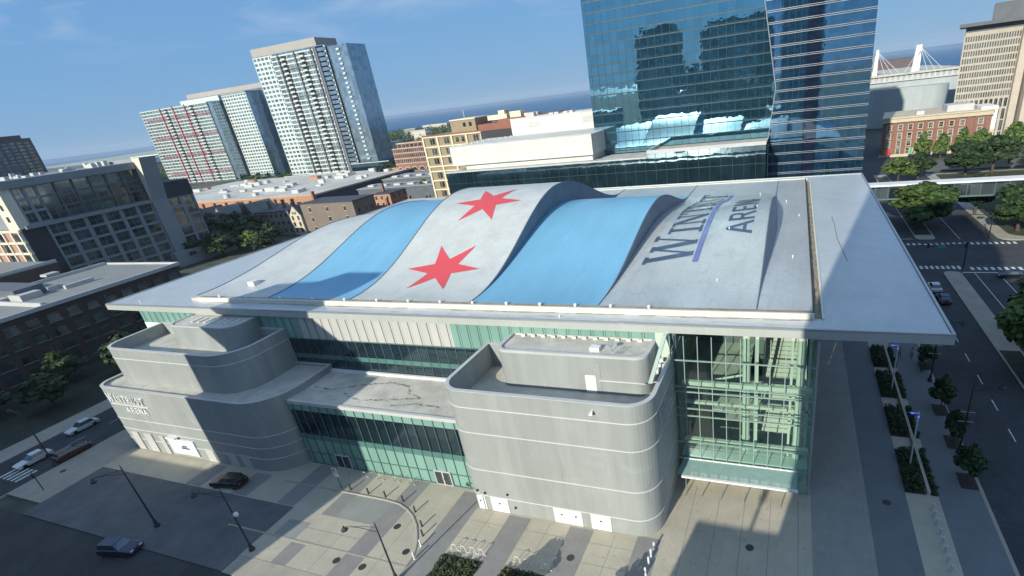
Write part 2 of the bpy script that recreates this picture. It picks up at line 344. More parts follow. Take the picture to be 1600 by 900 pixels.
def obj_each(name, mb, mats, parent=None):
    out = []
    for b in range(len(mb.v) // 8):
        q = MB(); q.v = mb.v[b * 8:b * 8 + 8]; q.f = [tuple(i - b * 8 for i in f) for f in mb.f[b * 6:b * 6 + 6]]; q.m = mb.m[b * 6:b * 6 + 6]
        out.append(obj(name, q, mats, parent))
    return out[0]
def struct(name, mb, m): return tag(obj(name, mb, m), kind='structure')
def copy_tree(o, parent=None):
    c = o.copy(); COL.objects.link(c); c.parent = parent; BASE[c.name] = BASE[o.name]
    for ch in list(o.children): copy_tree(ch, c)
    return c
def rrect(x0, x1, y0, y1, r, n=6):
    """r = radii of (x0y0, x1y0, x1y1, x0y1) corners"""
    out = []
    for (cx, cy, a0), rr in zip(((x0, y0, 180), (x1, y0, 270), (x1, y1, 0), (x0, y1, 90)), r):
        if rr <= 0: out.append((cx, cy)); continue
        ox = cx + rr if cx == x0 else cx - rr; oy = cy + rr if cy == y0 else cy - rr
        for i in range(n + 1): a = radians(a0 + 90 * i / n); out.append((ox + rr * cos(a), oy + rr * sin(a)))
    return out
def inset(r, d): return rrect(*r[:4], r[4])

class Many:
    """countable parts: the first (nearest) ones become parts of their own, the rest one 'stuff' part"""
    def __init__(s, parent, name, mats, limit=98): s.p = parent; s.n = name; s.mats = mats; s.l = []; s.limit = limit
    def add(s, fn, key=0): s.l.append((key, len(s.l), fn))
    def done(s):
        s.l.sort(key=lambda t: (t[0], t[1])); rest = MB(); made = []
        for i, (k, _, fn) in enumerate(s.l):
            if i < s.limit:
                mb = MB(); fn(mb); made.append(obj(s.n, mb, s.mats, s.p))
            else: fn(rest)
        if rest.f: tag(obj(s.n, rest, s.mats, s.p), kind='stuff')
        return made

# ------------------------------------------------------------------ setting
def plane_mb(poly, z): return MB().quad([(x, y, z) for x, y in poly])
land = [(-9000, -3000), (3000, -3000), (3000, 1500), (1400, 1900), (276, 1500), (60, 900), (-305, 1000), (-560, 1200), (-706, 1337), (-802, 1179), (-1165, 1378), (-1300, 1290), (-1512, 1288), (-1650, 1000), (-2051, 1260), (-2400, 1500), (-3755, 1733), (-9000, 3600)]
struct('ground', plane_mb(land, -0.30), m_land)
m_lake = bpy.data.materials.new('lake_water'); m_lake.use_nodes = True
_n = m_lake.node_tree.nodes; _l = m_lake.node_tree.links; _b = _n['Principled BSDF']
_b.inputs['Base Color'].default_value = (0.030, 0.125, 0.245, 1); _b.inputs['Roughness'].default_value = 0.5; _b.inputs['IOR'].default_value = 1.2; _b.inputs['Specular IOR Level'].default_value = .25
_ns = _n.new('ShaderNodeTexNoise'); _ns.inputs['Scale'].default_value = 0.06; _ns.inputs['Detail'].default_value = 6; _tc = _n.new('ShaderNodeTexCoord'); _l.new(_tc.outputs['Object'], _ns.inputs['Vector'])
_bp = _n.new('ShaderNodeBump'); _bp.inputs['Strength'].default_value = 0.6; _bp.inputs['Distance'].default_value = 1.5; _l.new(_ns.outputs[0], _bp.inputs['Height']); _l.new(_bp.outputs[0], _b.inputs['Normal'])
struct('lake', plane_mb([(-90000, -20000), (90000, -20000), (90000, 90000), (-90000, 90000)], -2.5), m_lake)
m_far = mat('far_meadow', (0.34, 0.40, 0.28), 0.9, var=0.3, scale=0.004)
isl = [(-4300, 1900), (-4700, 2300), (-5300, 3000), (-6200, 3900), (-5000, 3300), (-3300, 2180), (-3000, 1740), (-3150, 1500), (-3500, 1530)]
struct('peninsula', plane_mb(isl, -1.0), m_far)
# streets (0.12 m below the plaza)
struct('left_street', plane_mb([(-117.5, -400), (-105, -400), (-105, 400), (-117.5, 400)], -0.12), m_asph)
struct('front_street', plane_mb([(-105, -9), (20, -9), (20, 23.3), (-105, 23.3)], -0.12), m_asph)
struct('right_street', plane_mb([(20.2, -60), (50, -60), (50, 320), (20.2, 320)], -0.12), m_asph)
struct('cross_street', plane_mb([(-104, 131.5), (20.2, 131.5), (20.2, 142), (-104, 142)], -0.12), m_asph)
struct('cross_street_right', plane_mb([(50, 124), (140, 124), (140, 142), (50, 142)], -0.12), m_asph)
struct('far_pavement', MB().box(-122.5, -117.5, -60, 240, -0.3, 0.0), m_kerb)
struct('park_lawn', MB().box(-149, -122.5, 30, 160, -0.3, -0.02), mat('rough_ground', (0.035, 0.042, 0.028), .95, var=.4, scale=.25, fine=.3))
# plaza slab and its paving
pz = MB(); pz.box(-105, 20.0, 25.4, 131, -0.29, 0.0); struct('plaza', pz, m_conc)
kb = MB()
kb.box(-57.2, 20.3, 23.2, 25.4, -0.29, 0.012)
kb.box(20.0, 20.35, 25.4, 131, -0.29, 0.015)
kb.box(-105.3, -105, 23, 131, -0.29, 0.015)
struct('kerb', kb, m_kerb)
struct('forecourt_drive', MB().box(-96.6, -57.3, 23.31, 33.2, -.285, .006), mat('drive_paving', (.12, .125, .13), .9, var=.2, scale=.3, fine=.1))
lt = MB(); lt.quad([(-104.9, 25.5, .004), (-96.7, 25.5, .004), (-96.7, 48, .004), (-104.9, 48, .004)]); struct('side_pavement', lt, m_kerb)
gb = MB()
def band(x0, x1, y0, y1, z=0.004): gb.quad([(x0, y0, z), (x1, y0, z), (x1, y1, z), (x0, y1, z)])
for x0, x1, y0, y1 in [(-36.6, -33.5, 25.5, 40.5), (-29.0, -26.2, 25.5, 38.1), (-21.4, -18.6, 25.5, 38.1), (-13.8, -11.3, 25.5, 38.5),
                       (-44.6, -42.0, 25.5, 40.9), (-52.6, -50.4, 25.5, 28.6), (-52.6, -50.4, 33, 40.9), (-60.5, -57.5, 33.3, 40.9), (-69, -66, 33.3, 37.5), (-78, -75, 33.3, 37.5)]: band(x0, x1, y0, y1)
struct('paving_band', gb, m_concgrey)
gw = MB()
for x0, x1, y0, y1 in [(8.9, 12.8, 25.5, 130), (15.9, 20.0, 25.5, 130)]:
    gw.quad([(x0, y0, .004), (x1, y0, .004), (x1, y1, .004), (x0, y1, .004)])
struct('walkway', gw, m_conccool)
gg = MB()
for x0, x1, y0, y1 in [(-50.4, -44.6, 33.0, 36.7), (-56, -52.6, 29, 31.5)]: gg.quad([(x0, y0, .004), (x1, y0, .004), (x1, y1, .004), (x0, y1, .004)])
struct('paving_patch', gg, mat('mid_grey_paving', (0.27, 0.275, 0.25), 0.85, var=0.1))
struct('side_walkway', MB().quad([(3.3, 25.5, .004), (8.9, 25.5, .004), (8.9, 130, .004), (3.3, 130, .004)]), seams(mat('mid_paving', (.29, .28, .25), .85, var=.1, scale=.4, fine=.06), 2.8, 5.8, .88, .05))
# drain lines, joints
dl = MB()
for x in (-9.0, -6.2, -3.5, -0.8, 2.0, 5.0):
    dl.quad([(x, 25.5, .009), (x + .06, 25.5, .009), (x + .06, 47.2, .009), (x, 47.2, .009)])
for y in (29.0, 34.5, 40, 46, 52, 60, 70, 80, 90): dl.quad([(3.4, y, .009), (8.9, y, .009), (8.9, y + .05, .009), (3.4, y + .05, .009)])
dl.quad([(-52.6, 30.8, .009), (-44.6, 30.8, .009), (-44.6, 30.86, .009), (-52.6, 30.86, .009)])
for x in (-31.2, -23.8, -16.2, -47.3, -40.2): dl.quad([(x, 25.6, .0095), (x + .05, 25.6, .0095), (x + .05, 38, .0095), (x, 38, .0095)])
for y in (27.3, 33.8, 36.4): dl.quad([(-33.4, y, .0105), (-11.2, y, .0105), (-11.2, y + .04, .0105), (-33.4, y + .04, .0105)])
struct('paving_joint', dl, m_concgrey)
rs = random.Random(8); ds = MB()
for i_ in range(260):
    x, y = rs.uniform(-62, 8), rs.uniform(26, 47)
    if y > 37.8 and x < -11: continue
    w = rs.uniform(.03, .10); z = .0115 + i_ * 4e-6
    ds.quad([(x - w, y - w * .6, z), (x + w * .8, y - w, z), (x + w, y + w * .5, z), (x - w * .5, y + w, z)])
tag(obj('pavement_spots', ds, [mat('spot_dirt', (.27, .25, .21), .9, var=.3, scale=2)]), 'small dirt and gum spots scattered over the sunny plaza paving', 'dirt', kind='stuff')
ce = MB()
ce.box(-63.5, -36.6, 28.78, 28.98, -0.02, 0.035)
cpts = [(-63, 36.95), (-54.5, 36.95), (-46.1, 36.95), (-43.6, 36.7), (-41.9, 36.1), (-40.5, 35.3), (-39.2, 34.2), (-38.2, 33.0), (-37.4, 31.9), (-36.9, 30.9), (-36.6, 29.9), (-36.6, 28.9)]
ce.tube([(x, y, 0.0) for x, y in cpts], 0.12, 6)
ce.box(-57, -36.6, 25.42, 25.62, -0.02, 0.03)
struct('kerb_edging', ce, m_kerb)

# right street markings, median, corner blocks
rp_ = MB()
def mark(x0, x1, y0, y1, z=-0.114): rp_.quad([(x0, y0, z), (x1, y0, z), (x1, y1, z), (x0, y1, z)])
for i in range(20): mark(25.95, 26.08, 36 + i * 6.6, 38.6 + i * 6.6)
for i in range(14): mark(20.8 + i * 1.0 + (0), 21.35 + i * 1.0, 124.2, 126.2)
for i in range(12): mark(36.0 + i * 1.2, 36.6 + i * 1.2, 123.6, 125.4)
for i in range(13): mark(34.2 + i * 1.2, 34.8 + i * 1.2, 141.8, 143.4)
for i in range(11): mark(21.0 + i * 1.2, 21.6 + i * 1.2, 141.8, 143.4)
mark(34.0, 46, 121.8, 122.2); mark(36.0, 36.14, 60, 121.7); mark(40, 40.14, 60, 121.7); mark(20.8, 29, 147, 147.3)
mark(26.2, 26.34, 147.5, 180); mark(38.8, 38.94, 146, 200)
for i in range(5): rp_.quad([(-108.2 - i * 1.1, 27.5, -.114), (-107.7 - i * 1.1, 27.5, -.114), (-107.7 - i * 1.1, 30.2, -.114), (-108.2 - i * 1.1, 30.2, -.114)])
for i in range(12): rp_.quad([(-111.3, 36 + i * 6, -.114), (-111.2, 36 + i * 6, -.114), (-111.2, 38.5 + i * 6, -.114), (-111.3, 38.5 + i * 6, -.114)])
struct('road_marking', rp_, m_paint)
md = MB(); md.prism(rrect(30.4, 33.6, 40, 122.3, (0, 0, 1.4, 1.4)), -0.13, 0.05); md.prism(rrect(29.6, 33.9, 146.2, 235, (1.4, 1.4, 0, 0)), -0.13, 0.05)
struct('median', md, m_kerb)
mg = MB(); mg.box(30.7, 33.3, 60, 86, 0.04, 0.10); mg.box(29.9, 33.6, 150, 230, 0.04, 0.10); struct('median_planting', mg, MATS['rough_ground'])
cb = MB(); cb.prism(rrect(46.5, 140, 144.5, 232, (3, 0, 0, 0)), -0.13, 0.03); cb.box(50, 140, 20, 122, -0.13, 0.03); struct('corner_pavement', cb, m_kerb)
cg = MB(); cg.prism(rrect(49.5, 138, 147.5, 230, (3, 0, 0, 0)), 0.0, 0.05); struct('corner_lawn', cg, mat('dry_lawn', (.05, .06, .03), .95, var=.35, scale=.3, fine=.3))
lot = MB(); lot.box(36, 140, 238, 262, -0.2, 0.0); struct('parking_lot', lot, mat('worn_asphalt', (0.12, 0.12, 0.11), 0.9, var=0.2, fine=0.1))
lw = MB(); lw.box(44, 74, 263.5, 268, -0.2, 0.06); struct('verge', lw, m_lawn)

# ------------------------------------------------------------------ arena
AR = thing('arena', 'large grey arena with a wavy blue and white flag roof and red stars', 'arena', (-47, 49, 0))
BX = [-90, -73.9, -58.0, -38.2, -20.7, -3.0, 2.4]
def bell(y, st=2):
    t = (y - 84.5) / (31 if y < 84.5 else {3: 28, 4: 28, 5: 28}.get(st, 36))
    return cos(pi / 2 * t) ** 2 if abs(t) < 1 else 0.0
def amp(st, x):
    if st == 0: return 3.9 + (x + 90) / 16.1 * 1.8
    if st == 1: return 6.5
    if st == 2: return 8.7
    if st == 3: return 5.4
    if st == 4: return 2.2 + 1.6 * (x + 20.7) / 17.7
    return 0.0
def S(x, y, st): return 20.3 + amp(st, x) * bell(y, st)
r_ = MB(); r_.box(-108.2, 14.1, 49.0, 130.2, 18.86, 19.70, 0)
obj('fascia', r_, [m_fascia], AR)
r_ = MB(); r_.box(-107.9, 13.8, 49.3, 129.9, 19.69, 19.80, 0)
roof = obj('roof', r_, [membrane], AR)
e_ = MB()
e_.box(-108.2, 14.1, 49.0, 49.25, 19.71, 19.9); e_.box(13.85, 14.1, 49.25, 130.2, 19.71, 19.92); e_.box(-108.2, -107.95, 49.25, 130.2, 19.71, 19.92); e_.box(-107.95, 13.85, 129.9, 130.2, 19.71, 19.92)
obj('roof_edge_trim', e_, [m_steel], AR)
f_ = MB(); f_.box(-90.2, 2.55, 51.7, 124.9, 19.79, 20.28, 0)
obj('roof_plinth', f_, [m_deck], AR)
f_ = MB(); f_.box(-88.5, 2.6, 51.5, 51.75, 19.8, 20.42)
f_.box(-90.2, 2.9, 124.6, 125.0, 19.8, 20.42); f_.box(3.3, 3.5, 51.5, 124.8, 19.8, 20.0)
obj('cream_kerb', f_, [m_curb], AR)
f_ = MB(); f_.box(2.6, 3.3, 51.75, 124.6, 19.8, 19.83); f_.box(-88.5, 2.4, 51.76, 52.6, 20.28, 20.31); obj('roof_gutter', f_, [m_gut], AR)
f_ = MB(); f_.box(2.45, 2.6, 51.7, 124.6, 20.2, 20.42); obj('roof_flashing', f_, [m_black], AR)
rr9 = random.Random(3); f_ = MB()
for i_ in range(70):
    x_ = rr9.uniform(-86, 2); w_ = rr9.uniform(.6, 4); y_ = 51.2 + rr9.uniform(-.15, .2); f_.quad([(x_, y_ - .08, 19.804 + i_ * 1e-4), (x_ + w_, y_ - .03, 19.804 + i_ * 1e-4), (x_ + w_ * .9, y_ + .1, 19.804 + i_ * 1e-4), (x_ + .2, y_ + .06, 19.804 + i_ * 1e-4)])
for i_ in range(60):
    x_ = rr9.uniform(-105, 12); w_ = rr9.uniform(.4, 2.2); y_ = 49.5 + rr9.uniform(0, 1.2); f_.quad([(x_, y_, 19.812 + i_ * 1e-4), (x_ + w_, y_ + .02, 19.812 + i_ * 1e-4), (x_ + w_, y_ + .06, 19.812 + i_ * 1e-4), (x_, y_ + .05, 19.812 + i_ * 1e-4)])
tag(obj('roof_stain', f_, [mat('rusty_stain', (.34, .31, .27), .8, var=.25, scale=1.5)], AR), kind='stuff')
f_ = MB()
for i in range(10): f_.box(2.62, 3.25, 55 + i * 6.8, 55.06 + i * 6.8, 19.8, 19.83)
pts = [(3.0 + 0.22 * sin(i * 0.9), 53 + i * 1.0, 19.86) for i in range(70)]
f_.tube(pts, 0.02, 4); f_.tube([(6.2, 93, 19.81), (6.35, 88, 19.81), (6.3, 80, 19.81), (6.9, 70, 19.81)], 0.035, 4); obj('roof_cable', f_, [m_black], AR)
wm = [m_wave_w, m_blue, m_wave_w, m_blue, m_wave_s, m_wave_s]
NY = 96
YS = [52.6 + (124.2 - 52.6) * i / NY for i in range(NY + 1)]
waves = []
names = ['left_white_wave', 'left_blue_wave', 'starred_white_wave', 'right_blue_wave', 'lettered_silver_wave', 'flat_silver_panel']
wlab = ['white wave at the far left', 'pale blue wave left of the stars', 'tallest white wave carrying the two red stars', 'pale blue wave right of the stars', 'silver wave with the dark lettering', 'nearly flat silver panel right of the lettering']
for st in range(6):
    x0, x1 = BX[st], BX[st + 1]
    mb = MB(); rows = []
    for y in ([q for q in YS if q < 113.2] if st == 3 else YS):
        b = bell(y, 5); xl = x0 + (1.0 * b if st == 5 else 0); xr = x1
        rows.append([(xl + (xr - xl) * j / 4, y, S(xl + (xr - xl) * j / 4, y, st)) for j in range(5)])
    mb.grid(rows)
    o = obj('roof_wave', mb, [wm[st]], AR, smooth=True); tag(o, label=wlab[st]); waves.append(o)
    # side cheeks down to the neighbours
    ck = MB()
    for side, x in ((0, x0), (1, x1)):
        if st == 5: continue
        nb = st - 1 if side == 0 else st + 1
        lo = []
        hi = []
        for y in YS:
            zt = S(x, y, st)
            if 0 <= nb <= 4: zb = S(x, y, nb)
            else: zb = 20.29
            xb = x + (1.0 * bell(y, 5) if (nb == 5) else 0)
            hi.append((x, y, zt)); lo.append((xb, y, zb if zb < zt else zt - 0.001))
        if max(h[2] - q[2] for h, q in zip(hi, lo)) > 0.05: ck.grid([hi, lo])
        if max(h[2] - q[2] for h, q in zip(hi, lo)) > 0.05:
            ck.tube([(x, h[1], h[2] + 0.02) for h in hi], 0.09, 4)
    if ck.f: obj('wave_side', ck, [mat('blue_grey_side_metal', (0.15, 0.185, 0.23), 0.5, var=0.15, scale=0.4, fine=0.1)], o)
    if st in (1, 2, 0):
        tr = MB(); x = x1; tr.tube([(x, y, S(x, y, max(st, min(st + 1, 5)) if st < 2 else st) + 0.03) for y in YS], 0.05, 4)
        if st != 2: obj('seam_trim', tr, [mat('grey_trim', (0.25, 0.27, 0.28), 0.5)], o)
mb = MB(); mb.grid([[(x, y, 20.305) for x in (-38.2, -29, -20.7)] for y in (112.4, 118, 124.2)]); tag(obj('roof_panel', mb, [m_wave_s], AR), label='silver strip behind the right blue wave')
# stars
for cy in (61.6, 77.6):
    mb = MB(); cx = -48.1; R, r = 6.35, 2.35
    P = []
    for i in range(12):
        a = pi * i / 6; rr = R if i % 2 == 0 else r
        P.append((cx + rr * cos(a), cy + rr * 0.93 * sin(a)))
    N = 10
    for i in range(12):
        a, b = P[i], P[(i + 1) % 12]
        rows = []
        for u in range(N + 1):
            row = []
            for v in range(N + 1):
                q = u / N; w = v / N
                ex = a[0] + (b[0] - a[0]) * w; ey = a[1] + (b[1] - a[1]) * w
                x = cx + (ex - cx) * q; y = cy + (ey - cy) * q
                row.append((x, y, S(x, y, 2) + 0.05))
            rows.append(row)
        mb.grid(rows)
    obj('star', mb, [m_red], waves[2], smooth=False)

# letters: strokes in a unit box (x across, y up), each (x0,y0,x1,y1,width)
SER = 0.09
GL = {
 'W': (1.25, [(0.13, 1, 0.40, 0, .17), (0.40, 0, 0.62, .95, .07), (0.62, .95, 0.88, 0, .17), (0.88, 0, 1.13, 1, .07), (0, 1, .30, 1, -SER), (.98, 1, 1.25, 1, -SER), (.50, .97, .74, .97, -SER)]),
 'I': (0.44, [(.22, 0, .22, 1, .17), (0, 1, .44, 1, -SER), (0, 0, .44, 0, -SER)]),
 'N': (0.98, [(.17, 0, .17, 1, .08), (.17, 1, .82, 0, .18), (.82, 0, .82, 1, .08), (0, 0, .34, 0, -SER), (0, 1, .28, 1, -SER), (.66, 1, .98, 1, -SER)]),
 'T': (0.86, [(.43, 0, .43, 1, .17), (.02, .97, .84, .97, .09), (.05, .74, .05, 1, .08), (.81, .74, .81, 1, .08), (.25, 0, .61, 0, -SER)]),
 'R': (0.90, [(.18, 0, .18, 1, .17), (.18, .96, .55, .96, .09), (.55, .96, .70, .76, .15), (.70, .76, .55, .52, .15), (.55, .50, .18, .50, .08), (.48, .50, .80, 0, .17), (0, 0, .36, 0, -SER), (0, 1, .2, 1, -SER), (.66, 0, .92, 0, -SER)]),
 'U': (0.92, [(.18, .3, .18, 1, .17), (.18, .32, .32, .06, .14), (.32, .05, .60, .05, .10), (.60, .05, .76, .32, .09), (.76, .3, .76, 1, .08), (0, 1, .36, 1, -SER), (.62, 1, .92, 1, -SER)]),
 'S': (0.68, [(.60, .90, .28, .97, .09), (.28, .97, .10, .76, .13), (.10, .76, .55, .36, .16), (.55, .36, .52, .10, .13), (.52, .10, .28, .03, .09), (.28, .03, .06, .12, .08), (.60, .74, .62, 1, .06), (.06, 0, .05, .27, .06)]),
}
GS = {
 'A': (0.86, [(.06, 0, .43, 1, .17), (.43, 1, .80, 0, .17), (.20, .30, .66, .30, .13)]),
 'R': (0.76, [(.12, 0, .12, 1, .17), (.12, .93, .52, .93, .14), (.52, .93, .62, .74, .15), (.62, .74, .52, .50, .15), (.52, .48, .12, .48, .14), (.40, .48, .68, 0, .17)]),
 'E': (0.66, [(.12, 0, .12, 1, .17), (.12, .93, .62, .93, .14), (.12, .50, .55, .50, .13), (.12, .07, .62, .07, .14)]),
 'N': (0.82, [(.12, 0, .12, 1, .17), (.12, .98, .70, .02, .17), (.70, 0, .70, 1, .17)]),
}
def strokes(txt, H, font, gap=0.14, big_first=1.0):
    """quads (4 x (u,v)) for a line of text of cap height H; returns quads and length"""
    u = 0.0; out = []
    for i, ch in enumerate(txt):
        if ch == ' ': u += 0.5 * H; continue
        w, ss = font[ch]; h = H * (big_first if i == 0 else 1.0)
        for (x0, y0, x1, y1, wd) in ss:
            if wd < 0: # serif: horizontal bar kept inside the cap height
                t = SER; yy = y0 - t / 2 if y0 > 0.5 else y0 + t / 2
                p = [(x0, yy - t / 2), (x1, yy - t / 2), (x1, yy + t / 2), (x0, yy + t / 2)]
            else:
                dx, dy = x1 - x0, y1 - y0; L = sqrt(dx * dx + dy * dy)
                if abs(dx) > 1e-6 and abs(dy) > 0.8:   # diagonals: cut level with the line
                    k = wd / 2 * L / abs(dy); p = [(x0 - k, y0), (x0 + k, y0), (x1 + k, y1), (x1 - k, y1)]
                else:
                    nx, ny = -dy / L * wd / 2, dx / L * wd / 2; p = [(x0 + nx, y0 + ny), (x0 - nx, y0 - ny), (x1 - nx, y1 - ny), (x1 + nx, y1 + ny)]
            out.append([(u + a * h, b * h) for a, b in p])
        u += w * h + gap * H
    return out, u - gap * H
def roof_text(txt, H, font, xbase, y0, length, big=1.0):
    q, L = strokes(txt, H, font, 0.09, big); k = length / L; mb = MB()
    for i, p in enumerate(q):
        N = 8; rows = []
        for a in range(N + 1):
            s = a / N
            A = [(p[0][0] + (p[3][0] - p[0][0]) * s, p[0][1] + (p[3][1] - p[0][1]) * s), (p[1][0] + (p[2][0] - p[1][0]) * s, p[1][1] + (p[2][1] - p[1][1]) * s)]
            row = []
            for b in range(N + 1):
                t = b / N; uu = A[0][0] + (A[1][0] - A[0][0]) * t; vv = A[0][1] + (A[1][1] - A[0][1]) * t
                x = xbase - vv; y = y0 + uu * k; row.append((x, y, S(x, y, 4) + 0.04 + i * 0.0015))
            rows.append(row)
        mb.grid(rows)
    return mb
obj('lettering', roof_text('WINTRUST', 5.0, GL, -12.2, 65.0, 47, 1.30), [m_navy], waves[4])
obj('lettering', roof_text('ARENA', 3.7, GS, -5.0, 73.1, 22.5), [m_navy], waves[4])
mb = MB(); mb.grid([[(-11.95 + .75 * j, 65.4 + i * 0.8, S(-11.95 + .75 * j, 65.4 + i * 0.8, 4) + .05) for j in (0, 1)] for i in range(58)]); obj('lettering_rule', mb, [m_rule], waves[4])
# roof fixtures
def tiny(o_, x, y, z, w=0.35, h=0.35): o_.box(x - w / 2, x + w / 2, y - w / 2, y + w / 2, z, z + h)
vent = Many(AR, 'roof_vent', [m_pure])
for x in [-84, -78, -71, -64.5, -58.5, -52.8, -47.5, -42.4, -37.5, -32.6, -28, -23.4, -19, -14.5]: vent.add(lambda m, x=x: m.lathe(x, 52.15, [(.16, 20.28), (.16, 20.5), (.24, 20.52), (.05, 20.72)], 8))
for x, y in [(-101, 50.3), (-24.6, 50.0), (-8, 60), (-8.2, 75), (-5, 84), (0.4, 70), (1.2, 92), (-1, 103), (-6, 110)]:
    z = 19.8 if y < 51 else (S(x, y, 4) if x < -3 else 20.29)
    vent.add(lambda m, x=x, y=y, z=z: m.lathe(x, y, [(.08, z), (.08, z + .22), (.13, z + .24), (.04, z + .34)], 8))
vent.done()
mb = MB(); mb.box(-83.4, -82, 56.8, 58, 20.3, 21.15); obj('roof_hatch', mb, [m_pure], AR)

# walls below the roof
WY = 49.55
mb = MB(); mb.box(-101, -11.6, 50.0, 124, 0, 18.86); mb.box(-11.6, 3.0, 66, 124, 0, 18.86); obj('drum_wall', mb, [m_wall], AR)
mb = MB(); mb.box(-66, -39.8, WY, 50.0, 15.3, 18.85); obj('pale_panel_band', mb, [m_panel], AR)
mb = MB(); mb.box(-101, -66, WY, 50, 15.3, 18.85); mb.box(-39.8, -11.6, WY, 50, 15.3, 18.85); obj_each('teal_panel_band', mb, [m_teal], AR)
mb = MB(); mb.box(-73, -33, WY, 50, 10.4, 15.3); obj('upper_glazing', mb, [m_vision], AR)
mb = MB(); mb.box(-73, -33, WY - .03, WY, 12.05, 12.75); obj('upper_spandrel', mb, [m_tealdk], AR)
mb = MB()
for i in range(27): x = -72.8 + 1.5 * i; mb.box(x - .03, x + .03, WY - .07, WY - .035, 10.4, 15.3)
for i in range(60): x = -100.3 + 1.5 * i; mb.box(x - .035, x + .035, WY - .05, WY - .005, 15.32, 18.85)
mb.box(-73, -33, WY - .10, WY - .04, 15.2, 15.3); obj('mullion', mb, [m_mull], AR)
mb = MB(); mb.box(-101, -95, WY - .06, 50, 14.8, 16.6); mb.box(-34, -31, WY - .06, 50, 13, 15.2); obj_each('white_wall_base', mb, [m_pure], AR)
# lower connecting block
DK = MB(); DK.box(-73, -34.7, 41.4, WY - .1, 9.9, 10.28); deck = obj('terrace_roof', DK, [m_deck], AR)
mb = MB(); mb.box(-62.2, -34.9, 41.0, 41.4, 9.95, 10.42); obj('cornice', mb, [m_ltgrey], AR)
mb = MB(); mb.box(-73, -33, WY - .5, WY - .1, 10.28, 10.62); obj('terrace_kerb', mb, [m_pure], AR)
stn = mat('roof_stain', (0.22, 0.20, 0.165), 0.9, var=0.3, scale=1.2)
mb = MB()
for pts in ([(-61, 45), (-58, 44.6), (-54, 46.5), (-50, 47.6), (-47, 47.2)], [(-55, 44), (-52, 43), (-47.5, 43.6), (-43, 44.8)], [(-47, 47.2), (-45.5, 45.5), (-43, 44.8)], [(-46, 42.6), (-43, 43.4), (-39, 43.2)]):
    for a, b in zip(pts[:-1], pts[1:]):
        L = sqrt((b[0] - a[0]) ** 2 + (b[1] - a[1]) ** 2); n = int(L / .35)
        for i in range(n):
            t = i / n; x = a[0] + (b[0] - a[0]) * t + random.uniform(-.1, .1); y = a[1] + (b[1] - a[1]) * t + random.uniform(-.1, .1); w = random.uniform(.05, .2)
            k = len(mb.v) * 1e-6
            mb.quad([(x - w * 1.6, y - w, 10.285 + k), (x + w * 1.6, y - w * .7, 10.285 + k), (x + w * 1.3, y + w, 10.285 + k), (x - w, y + w * .8, 10.285 + k)])
tag(obj('stain', mb, [stn], deck), kind='stuff')
mb = MB(); mb.box(-62.3, -34.7, 41.25, 41.4, 0, 9.95); obj('lower_wall_core', mb, [m_innerdk], AR)
lg = MB(); lg.box(-62.3, -34.9, 41.18, 41.25, 5.05, 8.95); obj('lower_glazing', lg, [m_vision], AR)
lg = MB(); lg.box(-62.3, -34.9, 41.12, 41.25, 8.95, 9.95); lg.box(-62.3, -34.9, 41.12, 41.25, 1.98, 4.2); lg.box(-62.3, -41.2, 41.12, 41.25, 0.12, 1.9); lg.box(-38.4, -34.9, 41.12, 41.25, 0.12, 1.9); obj_each('teal_panel_band', lg, [m_teal], AR)
lg = MB(); lg.box(-62.3, -34.9, 41.10, 41.25, 4.2, 5.05); obj('lower_spandrel', lg, [m_tealdk], AR)
mb = MB()
for i in range(19): x = -61.5 + 1.5 * i; mb.box(x - .035, x + .035, 41.02, 41.09, 0.1, 9.95)
mb.box(-62.3, -34.9, 41.03, 41.10, 1.9, 1.98); mb.box(-62.3, -34.9, 41.0, 41.12, 0, .12); obj('mullion', mb, [m_mull], AR)
for x in (-57.3, -41.0):
    mb = MB(); mb.box(x, x + 2.5, 40.95, 41.2, 0.02, 2.2); d = obj('double_door', mb, [m_ltgrey], AR)
    mb = MB(); mb.box(x + .15, x + 1.15, 40.93, 40.95, .15, 2.05); mb.box(x + 1.35, x + 2.35, 40.93, 40.95, .15, 2.05); obj('door_glass', mb, [m_windark], d)
    mb = MB(); mb.box(x + 1.12, x + 1.16, 40.87, 40.93, .9, 1.2); mb.box(x + 1.34, x + 1.38, 40.87, 40.93, .9, 1.2); obj_each('handle', mb, [m_steel], d)

